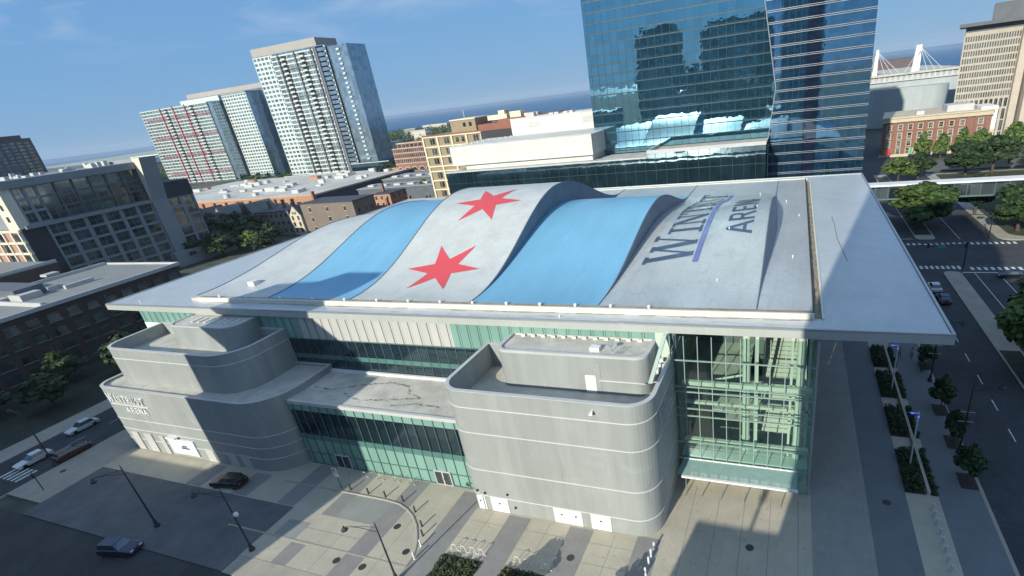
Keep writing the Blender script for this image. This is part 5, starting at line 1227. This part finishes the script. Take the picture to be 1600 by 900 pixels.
m_cw = mat('condo_white', (.55, .60, .57), .6, var=.05)
m_cg = mat('condo_grey_cap', (.36, .34, .30), .8, var=.05)
m_cs = glass_mirror('condo_side_glass', (.55, .70, .80), (.15, .20, .24), .38, .05, .02, .5, (2.4, 3.1))
m_cgl = glass_mirror('condo_window_glass', (.55, .70, .74), (.07, .10, .10), .42, .05, .0, .5, (2.5, 3.08), (.2, 3.0))
m_credd = mat('condo_red_fin', (.50, .06, .08), .6)
m_cdk = mat('condo_dark_fin', (.13, .14, .16), .6)
def ribbon_front(par, y, x0, x1, z0, z1, nf, fin_x, balc, finmat, redrows, wall_m=m_cw):
    fh = (z1 - z0) / nf
    mb = MB(); mb.box(x0, x1, y + .5, y + 1, z0, z1); obj('front_core', mb, [m_dark], par)
    mb = MB()
    for i in range(nf + 1): mb.box(x0 - .2, x1 + .2, y, y + .5, z0 + i * fh - .45, z0 + i * fh + .45)
    n = int((x1 - x0) / 1.25)
    for i in range(n + 1):
        x = x0 + (x1 - x0) * i / n
        if i % 4 == 0 and not any(abs(x - b) < 3 for b in balc): mb.box(x - .22, x + .22, y + .05, y + .5, z0, z1)
        elif not any(abs(x - b) < 2.6 for b in balc): mb.box(x - .07, x + .07, y + .25, y + .5, z0, z1)
    obj('slab_bands', mb, [wall_m], par)
    mm = Many(par, 'window_band', [m_cgl])
    edges = [x0] + sorted(balc) + [x1]
    for r in range(nf):
        for a, b in zip(edges[:-1], edges[1:]):
            aa = a + (2.6 if a in balc else 0); bb = b - (2.6 if b in balc else 0)
            mm.add(lambda m, aa=aa, bb=bb, r=r: m.box(aa, bb, y + .38, y + .5, z0 + r * fh + .45, z0 + (r + 1) * fh - .45), key=-r)
    mm.done()
    bm = Many(par, 'balcony', [m_cw])
    for b in balc:
        for r in range(nf):
            bm.add(lambda m, b=b, r=r: (m.box(b - 1.9, b + 1.9, y - 1.1, y, z0 + r * fh - .2, z0 + r * fh), m.box(b - 1.9, b + 1.9, y - 1.1, y - 1.0, z0 + r * fh, z0 + r * fh + .9)), key=-r)
    bm.done()
    mb = MB()
    for x in fin_x: mb.box(x - .35, x + .35, y - .9, y, z0, z1 + 1.2)
    for r in redrows: mb.box(x0 + 6, x1, y - .35, y, z0 + r * fh - .3, z0 + r * fh + .3)
    obj('accent_fin', mb, [finmat], par)
def punched(par, y, x0, x1, z0, z1, nc, nr, m):
    mm = Many(par, 'window', [m_cgl, m]); grid_facade_y(par, y, x0, x1, z0, z1, nc, nr, 1.2, 1.35, m, None, .3, mm); mm.done()
# tower 1
T1 = thing('apartment_tower', 'shorter white apartment tower pair with red vertical fins on its front', 'apartment tower', (-580, 410, 0), 'apartment towers')
mb = MB(); mb.box(-656, -552, 411, 436, 0, 76.5); obj('front_wing', mb, [m_cs], T1)
ribbon_front(T1, 410, -656, -552.5, 2, 76, 24, (-623, -603.5, -585, ), (-615, -576), m_credd, (3, 9, 15, 21))
mb = MB(); mb.box(-609, -497, 440, 470, 0, 83.5); obj('rear_wing', mb, [m_cs], T1)
mb = MB(); mb.box(-544, -511, 422.3, 441, 0, 80.5); obj('middle_wing', mb, [m_cs], T1)
punched(T1, 422, -544.3, -510, 3, 80, 9, 25, m_cw)
mb = MB(); mb.box(-609, -551, 424, 440.5, 76.5, 81.5); obj('blank_wall', mb, [m_cw], T1)
mb = MB(); mb.box(-620, -500, 441, 471, 83.5, 88.0); mb.box(-544.5, -510, 421.9, 441, 80.5, 81.4); obj('roof_cap', mb, [m_cg], T1)
mb = MB(); mb.box(-552.4, -547, 411, 436, 0, 76.6); obj('side_wall', mb, [m_cs], T1)
# tower 2
T2 = thing('apartment_tower', 'taller white apartment tower with dark fins, standing alone on a grey podium', 'apartment tower', (-340, 330, 0), 'apartment towers')
mb = MB(); mb.box(-380.5, -312, 331.2, 352, 8, 93); mb.box(-312, -293.5, 333, 352, 8, 91.5); obj('core', mb, [m_cs], T2)
punched(T2, 330.9, -380.8, -361, 8.5, 92.5, 5, 27, m_cw)
ribbon_front(T2, 329.9, -362, -321, 8.5, 91, 27, (-354.5, -338.5, -322.5), (-350, -332), m_cdk, (6, 12, 18, 24))
ribbon_front(T2, 331.2, -318.6, -311, 8.5, 92.0, 27, (), (), m_cdk, ())
mb = MB(); mb.box(-321.4, -318.7, 330.5, 332, 8, 92.6); obj('recess', mb, [m_cdk], T2)
bm = Many(T2, 'side_balcony', [m_cw])
for r in range(27): bm.add(lambda m, r=r: (m.box(-302.5, -300.2, 332.2, 333, 9 + r * 3.05, 9.2 + r * 3.05), m.box(-302.5, -300.2, 332.2, 332.3, 9.2 + r * 3.05, 10.1 + r * 3.05)), key=-r)
bm.done()
mb = MB(); mb.box(-380.9, -318, 331.5, 352, 93, 98.3); obj('roof_cap', mb, [m_cg], T2)
mb = MB(); mb.box(-383, -312.5, 324.5, 356, 0, 8.2); obj('podium', mb, [mat('podium_grey', (.17, .165, .155), .8)], T2)
mb = MB(); mb.box(-312.4, -277, 324.6, 354, 0, 13.2); obj('glass_podium', mb, [m_podg], T2)
mb = MB(); mb.box(-383.2, -312.3, 324.3, 325, 8.2, 8.7); mb.box(-312.4, -276.8, 324.4, 325, 13.2, 13.7); obj('podium_coping', mb, [m_ltgrey], T2)
mm_ = Many(T2, 'podium_window', [m_pure])
for i in range(8): x = -372 + (i // 2) * 14 + (i % 2) * 4.2; mm_.add(lambda m, x=x: m.box(x, x + 1.8, 324.4, 324.5, 4.0, 6.6))
mm_.done()
# far dark tower at left
FD = thing('far_tower', 'dark brown high rise at the far left edge of the skyline', 'apartment tower', (-700, 300, 0), 'apartment towers')
m_brn = mat('dark_brown_cladding', (.055, .05, .058), .7, var=.15)
mb = MB(); mb.box(-815, -722, 302, 340, 0, 64.5); mb.box(-815, -732, 305, 338, 64.5, 68); obj('wall', mb, [m_brn], FD)
mm_ = Many(FD, 'window', [m_windark])
for r in range(18):
    for i in range(6): mm_.add(lambda m, r=r, i=i: m.box(-722.0, -721.8, 303.5 + i * 6, 307.5 + i * 6, 5 + r * 3.2, 7 + r * 3.2), key=-r)
    for i in range(6): mm_.add(lambda m, r=r, i=i: m.box(-760 + i * 6, -756 + i * 6, 301.8, 302, 5 + r * 3.2, 7 + r * 3.2), key=-r)
mm_.done()

# grey loft building
GB = thing('loft_building', 'long grey loft building with dark windows and a tall plain stair slab at the left', 'building', (-220, 116, 0))
m_gf = mat('grey_blue_frame', (.235, .26, .275), .75, var=.08, scale=.3)
m_gl_ = mat('warm_white_sunlit_wall', (.66, .61, .48), .8, var=.06)  # white frame colour, with sunlight painted in for the slab end
mb = MB(); mb.box(-262, -220.4, 90, 144, 0, 24.6); mb.box(-258, -220.5, 91, 128, 24.6, 36.4); obj('wall', mb, [mat('dark_infill', (.035, .042, .05), .7, var=.25)], GB)
mm_ = Many(GB, 'window', [m_windark, m_gf])
grid_facade_x(GB, -220, 96, 128, 3, 24.6, 6, 6, 1.2, .75, m_gf, .4, mm_)
grid_facade_x(GB, -220, 133.5, 143.5, 3, 24.6, 2, 6, 1.2, .75, m_gf, .4, mm_)
grid_facade_x(GB, -220.1, 92.5, 98.5, 25.4, 36.4, 2, 3, .8, .8, m_gf, .4, mm_)
grid_facade_x(GB, -220.1, 98.5, 127.5, 25.4, 36.4, 6, 3, .55, .5, mat('dark_frame', (.09, .11, .12), .7), .4, mm_)
mm_.done()
mb = MB(); mb.box(-221, -219.2, 91, 128, 24.3, 25.4); mb.box(-262, -219.4, 90.2, 128, 36.4, 38.6); obj('cornice', mb, [m_gf], GB)
mb = MB(); mb.yprism([(-236, 0), (-219.5, 0), (-219.5, 25), (-215.8, 39.8), (-236, 39.8)], 128.1, 133.6); obj('stair_slab', mb, [mat('slab_grey', (.27, .29, .30), .8, var=.05)], GB)  # flared top shapes the triangle of sunlight on the slab side
mb = MB(); mb.box(-232, -219.8, 133.6, 143.6, 24.6, 26.4); mb.box(-252, -220, 133.6, 144, 24.6, 30.2); obj('upper_block', mb, [MATS['dark_infill']], GB)
mb = MB(); mb.yprism([(-220, 25), (-219.5, 25), (-215.8, 39.8), (-220, 39.8)], 128.0, 128.1); obj('sunlit_slab_end', mb, [m_gl_], GB)  # pale sheet painting the sunlit triangle on the slab side
mb = MB(); mb.box(-226, -220.2, 89.7, 92.4, 24.6, 38.4); obj('end_wall', mb, [m_gl_], GB)
mm_ = Many(GB, 'end_window', [m_windark])
for z in (27, 30.5, 34): mm_.add(lambda m, z=z: m.box(-223.6, -222.4, 89.55, 89.7, z, z + 1.6))
mm_.done()
mb = MB(); mb.box(-262, -226, 90.4, 92.4, 24.6, 37); obj('recessed_end_wall', mb, [m_gf], GB)
mb = MB()
for z in (24.2, 20.6, 17.2, 13.8): mb.box(-262, -220.3, 89.2, 90, z - .35, z + .35)
for x in (-221, -225.4, -230, -235, -240): mb.box(x - .35, x + .35, 89.1, 90, 0, 24.4)
obj('end_frame', mb, [m_gl_], GB)
mb = MB(); mb.box(-262, -221, 89.6, 90, 0, 24); obj('end_brick', mb, [mat('pink_brick', (.42, .25, .19), .8, var=.08)], GB)
mm_ = Many(GB, 'end_window', [m_windark])
for z in (21.0, 17.6, 14.2):
    for x in (-224.9, -234): mm_.add(lambda m, x=x, z=z: m.box(x + .3, x + 3.2, 89.4, 89.6, z, z + 2.4))
mm_.done()
mb = MB(); mb.box(-240, -217, 126, 150, 0, 5.5); obj('grey_base', mb, [MATS['slab_grey']], GB)
mb = MB()
for i in range(22):
    x, y = -225 - random.uniform(0, 25), 95 + i * 1.6; h = random.uniform(.5, 1.8); mb.box(x, x + random.uniform(.6, 3), y, y + 1.2, 38.6, 38.6 + h)
obj_each('roof_unit', mb, [m_ltgrey], GB)

# brown brick loft with big flat pale roof
LB2 = thing('loft_building', 'low dark brown brick loft block with a wide pale flat roof at the left edge', 'building', (-150, 60, 0))
m_db = cladding('dark_brown_brick', (.085, .062, .05), 1, .3, .02, .12, .85, .12, .9)
mb = MB(); mb.box(-180, -150.4, 30, 86.5, 0, 14.2); obj('wall', mb, [m_db], LB2); mb = MB(); mb.box(-203, -180.1, 30, 86.5, 0, 11.2); mb.box(-235, -203.1, 30, 86.5, 0, 15.2); obj_each('rear_wing', mb, [m_db], LB2)
mb = MB(); mb.box(-180, -150.2, 29.8, 86.7, 14.2, 14.5); mb.box(-203, -180.1, 29.8, 86.7, 11.2, 11.5); mb.box(-235, -203.1, 29.8, 86.7, 15.2, 15.5); obj_each('flat_roof', mb, [mat('pale_roof_sheet', (.24, .25, .24), .8, var=.14, scale=.12, fine=.06)], LB2)
mb = MB(); mb.box(-150.3, -149.8, 29.6, 87, 14.1, 14.95); mb.box(-180, -150.3, 86.5, 87, 14.5, 14.95); mb.box(-180.4, -179.9, 30, 86.4, 14.5, 15.3); mb.box(-203.2, -202.8, 30, 86.4, 15.5, 16.3); mb.box(-180, -150.3, 57.6, 58, 14.5, 15.4); obj_each('parapet', mb, [m_ltgrey], LB2)
mm_ = Many(LB2, 'window', [m_windark, mat('dull_sill', (.2, .2, .19), .8)])
for r in range(4):
    for i in range(15):
        y = 31.5 + i * 3.7
        mm_.add(lambda m, r=r, y=y: (m.box(-150.35, -150.2, y, y + 2.2, 1.4 + r * 3.2, 3.2 + r * 3.2, 0), m.box(-150.35, -150.0, y - .2, y + 2.4, 1.2 + r * 3.2, 1.4 + r * 3.2, 1)))
mm_.done()
mb = MB()
for a, b, c, d, h in ((-168, -163, 60, 64, 1.4), (-172, -169, 58, 62, .8), (-180, -176, 68, 70, .6), (-190, -187, 76, 79, .6), (-163, -162, 68, 74, .9), (-166.5, -165, 66, 68, 1.1)): mb.box(a, b, c, d, 14.5, 14.5 + h)
obj_each('roof_unit', mb, [m_ltgrey], LB2)
mb = MB(); mb.box(-200, -172, 48, 54, 14.5, 18); mb.box(-192, -166, 60.5, 66, 14.5, 16.8); obj_each('roof_monitor', mb, [mat('slate_roof', (.12, .13, .15), .7)], LB2)
mb = MB(); mb.box(-150.3, -149.4, 58, 86, 0, .9); obj('base_course', mb, [m_db], LB2)

# flat-roofed commercial block
PB = thing('commercial_block', 'wide single storey block with a cluttered pale roof and orange brick front', 'building', (-300, 217, 0))
m_or = cladding('orange_brick', (.42, .22, .13), 1, .3, .02, .06, .85, .08, .9)
mb = MB(); mb.box(-420, -239, 217, 312, 0, 9.2); obj('wall', mb, [mat('charcoal_wall', (.05, .055, .065), .7, var=.2)], PB)
mb = MB(); mb.box(-420, -238.6, 216.4, 217, 0, 9.4); obj('brick_front', mb, [m_or], PB)
mb = MB(); mb.box(-420, -238.8, 217.0, 312.2, 9.2, 9.5); obj('flat_roof', mb, [mat('light_roof_sheet', (.52, .50, .45), .8, var=.2, scale=.06, fine=.1)], PB)
mb = MB(); mb.box(-420, -238.5, 216.3, 216.9, 9.4, 10.0); mb.box(-238.9, -238.3, 216.9, 312, 9.2, 10.0); obj('parapet', mb, [mat('tan_coping', (.52, .36, .24), .8)], PB)
ru = Many(PB, 'roof_unit', [m_ltgrey, m_or])
rr = random.Random(5)
for i in range(46):
    x, y = rr.uniform(-410, -255), rr.uniform(225, 305); w, d, h = rr.uniform(1.5, 9), rr.uniform(1.5, 4), rr.uniform(.6, 2.4)
    ru.add(lambda m, x=x, y=y, w=w, d=d, h=h, i=i: m.box(x, x + w, y, y + d, 9.5, 9.5 + h, 1 if i % 9 == 0 else 0), key=y)
ru.done()
mm_ = Many(PB, 'window', [m_windark])
for i in range(36): mm_.add(lambda m, i=i: m.box(-418 + i * 5, -414.6 + i * 5, 216.25, 216.4, 3.4, 6.4), key=-i)
mm_.done()

# warehouses between the commercial block and the brick warehouse
for i, (a, b, c, d, h, lb) in enumerate([(-232, -178, 262, 284, 8.5, 'long low grey shed behind the houses, the farther of two'), (-226, -172, 234, 250, 8.0, 'long low grey shed behind the houses, the nearer of two')]):
    t = thing('shed', lb, 'shed', (a, c, 0), 'grey sheds'); mb = MB(); mb.box(a, b, c, d, 0, h); obj('wall', mb, [mat('shed_grey', (.11, .12, .135), .8, var=.15)], t)
    mb = MB(); mb.box(a - .4, b + .4, c - .4, d + .4, h, h + .4); obj('flat_roof', mb, [mat('shed_roof', (.27, .28, .29), .8, var=.15)], t)
    mb = MB()
    for k_ in range(5): mb.box(a + 4 + k_ * 9, a + 8 + k_ * 9, c + 4, c + 7, h + .4, h + 1.4)
    obj_each('roof_unit', mb, [m_ltgrey], t)

# row houses between the grey lofts and the arena roof
def house(label, x0, w, y0, d, h, wallm, roofm, gable=True, storeys=3, dark=False, chim=True):
    t = thing('row_house', label, 'house', (x0, y0, 0), 'row houses behind the arena'); x1 = x0 + w
    mb = MB(); mb.box(x0, x1, y0, y0 + d, 0, h)
    if gable: mb.yprism([(x0, h), (x1, h), ((x0 + x1) / 2, h + w * .62)], y0, y0 + .5)
    obj('wall', mb, [wallm], t)
    if gable:
        mb = MB(); mx = (x0 + x1) / 2; zt = h + w * .62
        mb.quad([(x0 - .2, y0 + .3, h - .1), (mx, y0 + .3, zt - .15), (mx, y0 + d, zt - .15), (x0 - .2, y0 + d, h - .1)]); mb.quad([(mx, y0 + .3, zt - .15), (x1 + .2, y0 + .3, h - .1), (x1 + .2, y0 + d, h - .1), (mx, y0 + d, zt - .15)]); obj('roof', mb, [roofm], t)
    else:
        mb = MB(); mb.box(x0 - .15, x1 + .15, y0 - .2, y0 + d + .1, h, h + .35); mb.box(x0 + .3, x1 - .3, y0 + .4, y0 + d - .3, h + .35, h + .36); rf = obj('roof', mb, [roofm], t)
    if chim:
        mb = MB(); mb.box(x0 + .3, x0 + 1.2, y0 + d * .55, y0 + d * .55 + 1.2, h, h + min(w * .45, 3.2) + .8); obj('chimney', mb, [m_brick], t)
    mm = Many(t, 'window', [m_windark, m_stone]); n = 3 if w > 7 else 2
    for r in range(storeys):
        for i in range(n):
            cx = x0 + w * (i + .5) / n; z = 1.3 + r * (h - .6) / storeys
            mm.add(lambda m, cx=cx, z=z: (m.box(cx - .55, cx + .55, y0 - .06, y0 - .01, z, z + 1.8, 0), m.box(cx - .7, cx + .7, y0 - .14, y0 - .01, z - .22, z, 1), m.box(cx - .7, cx + .7, y0 - .12, y0 - .01, z + 1.8, z + 2.0, 1)))
    if gable:
        for i in range(3): cx = (x0 + x1) / 2 - .9 + .9 * i; mm.add(lambda m, cx=cx: m.box(cx - .25, cx + .25, y0 - .05, y0 - .01, h + .5, h + 1.6))
    mm.done()
    sd_ = MB()
    for r in range(storeys):
        for i in range(3): sd_.box(x1 + .01, x1 + .06, y0 + 2 + i * 4, y0 + 3 + i * 4, 1.3 + r * 3.3, 2.9 + r * 3.3)
    obj_each('side_window', sd_, [m_windark], t)
    return t
m_slate = mat('slate_dark', (.055, .06, .075), .6, var=.2); m_greyst = mat('greystone', (.24, .235, .20), .8, var=.12); m_lime = mat('limestone', (.56, .50, .38), .8, var=.08)
m_brw = mat('plain_brown_wall', (.20, .165, .135), .85, var=.12, scale=.2); m_grn = mat('grey_green_roof', (.16, .19, .17), .7, var=.15)
hs = [('orange brick house with a pointed dark roof beside the grey lofts', -266, 7.5, 168, 14, 9, m_or, m_slate, True),
      ('greystone house with twin windows second in the row from the left', -256, 7.5, 172, 14, 9, m_greyst, m_grn, True),
      ('dark brick house in the tree shade third in the row', -247.5, 8, 172, 14, 9.5, m_db, m_slate, False),
      ('dark brick house with a grey green gable behind the trees', -238, 8, 172, 14, 9.5, m_db, m_grn, True),
      ('brick house with a flat dark roof in the middle of the row', -229, 8, 172, 14, 10, m_brick, m_slate, False),
      ('greystone house with a steep slate roof left of the bright gable', -219.5, 9, 171, 15, 10.2, m_greyst, m_slate, False),
      ('tall greystone house just left of the bright gable', -213, 6.3, 170.6, 15, 10.6, m_greyst, m_slate, False),
      ('bright limestone house with a pointed gable lit by the sun', -205.8, 6.4, 170, 15, 8.6, m_lime, m_slate, True),
      ('wide house with a blank brown side wall right of the bright gable', -198.8, 29, 171, 13, 13.0, m_brw, m_slate, False),
      ('tan house with a ragged parapet behind the brown wall', -187, 10, 202, 12, 10, m_or, m_slate, False),
      ('small orange house near the left rear roof corner', -168, 8, 181, 12, 6.5, m_or, m_slate, False),
      ('dark house at the left rear roof corner', -158, 9, 184, 12, 6.5, m_db, m_slate, False)]
for h_ in hs: house(h_[0], *h_[1:])
hs2 = [('white sided townhouse %s of the pale rear row' % w, -318 + 9.2 * i, 8.6, 197, 11, 6.6, m_pure if i < 4 else m_grn, m_slate, False) for i, w in enumerate(['first', 'second', 'third', 'fourth', 'fifth', 'sixth', 'seventh', 'eighth'])]
for h_ in hs2: house(h_[0], *h_[1:], storeys=2)
# trees around the row
tl = [(-252, 158, 12, 6.5, 'tree in the shade before the row houses, next to the grey lofts'), (-243, 152, 13, 7.2, 'large dark tree before the row houses, second from the lofts'), (-234, 156, 12.5, 7, 'dark tree before the dark brick houses'), (-225, 150, 13, 7.4, 'dark tree in the middle of the shaded street trees'), (-216, 155, 11, 6, 'dark tree before the greystone house'),
      (-205, 148, 8, 4.6, 'dark tree below the bright gable house'), (-232, 142, 11, 6.5, 'dark tree by the grey base of the lofts'), (-212, 140, 10, 6.5, 'dark tree near the arena left roof edge'), (-196, 146, 7, 4.2, 'small dark tree below the brown wall'), (-222, 134, 10, 6.5, 'dark tree nearest the lofts end wall'),
      (-186, 240, 10, 6.2, 'bright tree beyond the sheds near the cream framed lofts'), (-176, 246, 12, 7.5, 'large bright tree left of the cream framed lofts'), (-166, 238, 10, 6, 'dark tree left of the cream framed lofts'), (-197, 236, 7, 4, 'small bright tree beside the street lamps behind the roof'),
      (-262, 296, 12, 6, 'tree between the glass podium and the red brick warehouse'), (-268, 312, 14, 7, 'tree behind the glass podium')]
for i, (x, y, h, r, lb) in enumerate(tl): tree(lb, x, y, h, r, 'B' if 'bright' in lb else 'C', leaves=1300, group='trees around the row houses', seedk=i % 2)
for i, (x, y, h, r) in enumerate([(-131, 44, 7, 3.8), (-140, 38, 7.5, 4.0), (-134, 60, 8, 4.4), (-142, 52, 7, 3.6), (-139, 74, 8, 4.6)]):
    tree('dark lawn tree before the brown lofts, %s from the near end' % on[i], x, y, h, r, 'C', leaves=1300, group='trees on the lawn before the brown lofts', seedk=i % 2)
for i, (x, y, h, r) in enumerate([(-263, 160, 11, 5.6), (-255, 164, 12, 6.2), (-246, 163, 12.5, 6.4), (-238, 164, 12, 6.4), (-229, 163, 12.5, 6.2), (-221, 163, 11.5, 5.6), (-238, 146, 11.5, 6.4), (-204, 157, 9, 4.6)]):
    tree('shade tree close to the house fronts, %s from the grey lofts' % on[i], x, y, h, r, 'C', leaves=1300, group='shade trees close to the house fronts', seedk=i % 2)
tree('street tree at the plaza kerb left of the lamp shadow', -24.4, 23.0, 6.0, 2.2, 'A', leaves=1300, group='street trees along the front kerb')
tree('street tree at the plaza kerb nearest the lobby side', -14.8, 23.0, 6.0, 2.0, 'A', leaves=1300, group='street trees along the front kerb')

# far-off wood, houses by the shore
rnd = random.Random(11); fw = MB()
def inshore(x, y): return y < 1180 + 120 * sin(x * .004)
def clump(mb, x, y, z, r, n):
    leaf_cloud(mb, x, y, z, r, r, r * .7, n, r * .22, rnd, .5)
for _ in range(2300):
    x = rnd.uniform(-1500, 60); y = rnd.uniform(345, 1250)
    if -670 < x < -490 and y < 475: continue
    if -385 < x < -275 and y < 360: continue
    if not inshore(x, y) or x < -1.35 * y - 250 or (x > -.62 * y + 60 and y < 700): continue
    clump(fw, x, y, rnd.uniform(3, 6), rnd.uniform(4.5, 8.5), 22)
tag(obj('distant_wood', fw, [m_leafA]), 'band of distant trees between the towers and the lake shore', 'wood', kind='stuff')
for i in range(14):
    x = [-860, -800, -905, -760, -700, -640, -585, -530, -470, -620, -520, -440, -400, -360][i]; y = [1160, 1010, 900, 820, 900, 960, 760, 860, 900, 640, 600, 640, 760, 840][i]
    w = [70, 30, 40, 28, 36, 50, 24, 40, 46, 22, 26, 30, 34, 40][i]
    t = thing('shore_building', ('%s pale flat roofed building among the distant trees, %s from the shore' % (['broad', 'small', 'low'][i % 3], (on + ['ninth', 'tenth', 'eleventh', 'twelfth', 'thirteenth', 'fourteenth'])[i])), 'building', (x, y, 0), 'pale buildings by the shore')
    h = rnd.uniform(9, 13); mb = MB(); mb.box(x, x + w, y, y + 16, 0, h); obj('wall', mb, [m_greyst if i % 2 else m_lime], t)
    mb = MB(); mb.box(x - .5, x + w + .5, y - .5, y + 17, h, h + .8); obj('roof', mb, [m_pure if i % 3 == 0 else m_ltgrey], t)
t = thing('shore_building', 'long white roofed pavilion on the far shore at the left', 'building', (-2300, 1480, 0)); mb = MB(); mb.box(-2450, -2200, 1440, 1480, 0, 9); obj('wall', mb, [m_greyst], t)
mb = MB(); mb.box(-2460, -2190, 1430, 1490, 9, 12); obj('roof', mb, [m_pure], t)

# ------------------------------------------------------------------ city behind the camera: traced from its shadows, plus blocks added for shade and reflections
m_hotel = cladding('hotel_cladding', (.24, .26, .28), 3, 3, .08, .1, .5, .08, .8)
def tower_windows(par, y, x0, x1, z0, z1, nx, nz, north=True):
    mb = MB(); cw = (x1 - x0) / nx; ch = (z1 - z0) / nz
    for i in range(nx):
        for j in range(nz): mb.box(x0 + (i + .18) * cw, x0 + (i + .82) * cw, y, y + .12, z0 + (j + .25) * ch, z0 + (j + .85) * ch)
    obj('window_grid', mb, [m_winfar], par)
HT = thing('hotel_tower', 'grey hotel tower behind the camera throwing its shadow over the lobby and right street', 'hotel', (5, -20, 0))
mb = MB(); mb.box(-9, 12, -30, -5, 0, 78); obj('wall', mb, [m_hotel], HT); tower_windows(HT, -5.0, -8.6, 11.6, 12, 76, 9, 22)
mb = MB(); mb.box(-17.2, -9.0, -30, -5, 0, 21.8); obj('low_wing', mb, [m_hotel], HT)
mb = MB(); mb.box(-11.9, -11.6, -5.4, -5.1, 21.8, 24.0); mb.box(-12.1, -11.4, -5.4, -5.1, 24, 24.9); obj('roof_mast', mb, [m_black], HT)
mb = MB(); mb.box(-9, 11, -28, -7, 78, 82); obj('plant_room', mb, [m_hotel], HT)
mb = MB(); mb.box(-190, -108, -30, -5, 0, 30); tag(obj('shade_block', mb, [m_hotel]), 'unseen mid rise block added behind the camera to shade the left street', 'building')  # unseen caster added to shade the left street and lawn
ST = thing('stepped_tower', 'stepped tower behind the camera throwing its shadow over the left of the arena', 'tower', (-75, -10, 0))
mb = MB(); mb.yprism([(-85.2, 0), (-62.7, 0), (-62.7, 27), (-64.6, 33), (-68, 39), (-73.6, 44), (-72, 52), (-79, 52), (-82, 50.2), (-90, 49.6), (-93, 45.5), (-86, 39)], -6.5, -5); obj('wall', mb, [m_hotel], ST)
mb = MB(); mb.box(-84.5, -64, -20, -6.6, 0, 36); obj('rear_wall', mb, [m_hotel], ST)
mb = MB(); mb.box(-107.9, -85.3, -20, -5, 0, 19.2); mb.box(-62.6, -17.3, -20, -5, 0, 11.0); tag(obj('low_shade_block', mb, [m_hotel]), 'unseen low blocks added behind the camera to shade the forecourt and front street', 'building')  # casters added at heights that set how far the ground is shaded
for nm, x0, x1, h, y0 in (('unseen stepped tower added far behind the camera for its reflection', -147, -106, 84, -250), ('unseen broad tower added far behind the camera for its reflection', -85, -22, 82, -250), ('unseen low block added between the far towers for its reflection', -106, -85, 48, -250)):  # unseen towers added so the hotel glass mirrors their dark outlines
    t = thing('mirrored_tower', nm, 'tower', (x0, y0, 0), 'unseen towers added for reflections'); mb = MB(); mb.box(x0, x1, y0, y0 + 30, 0, h); mb.box(x0 + 6, x1 - 6, y0 + 4, y0 + 26, h, h + 5); obj('wall', mb, [mat('mirrored_tower_dark', (.07, .10, .11), .5, var=.2)], t)
    tower_windows(t, y0 + 30, x0 + 1, x1 - 1, 8, h - 1, int((x1 - x0) / 3.5), int(h / 3.4))

# ------------------------------------------------------------------ air
hz = MB(); hz.box(-9500, 3500, -3200, 9500, -6, 125)
hm_ = bpy.data.materials.new('haze_air'); hm_.use_nodes = True; hn = hm_.node_tree.nodes; hl_ = hm_.node_tree.links; hn.clear()
ho = hn.new('ShaderNodeOutputMaterial'); hv = hn.new('ShaderNodeVolumePrincipled'); hv.inputs['Color'].default_value = (.72, .85, 1.0, 1); hv.inputs['Density'].default_value = HAZE
hv.inputs['Anisotropy'].default_value = 0.0; hl_.new(hv.outputs[0], ho.inputs['Volume'])
tag(obj('haze', hz, [hm_]), 'thin pale haze filling the air over the city and lake', 'haze', kind='stuff')
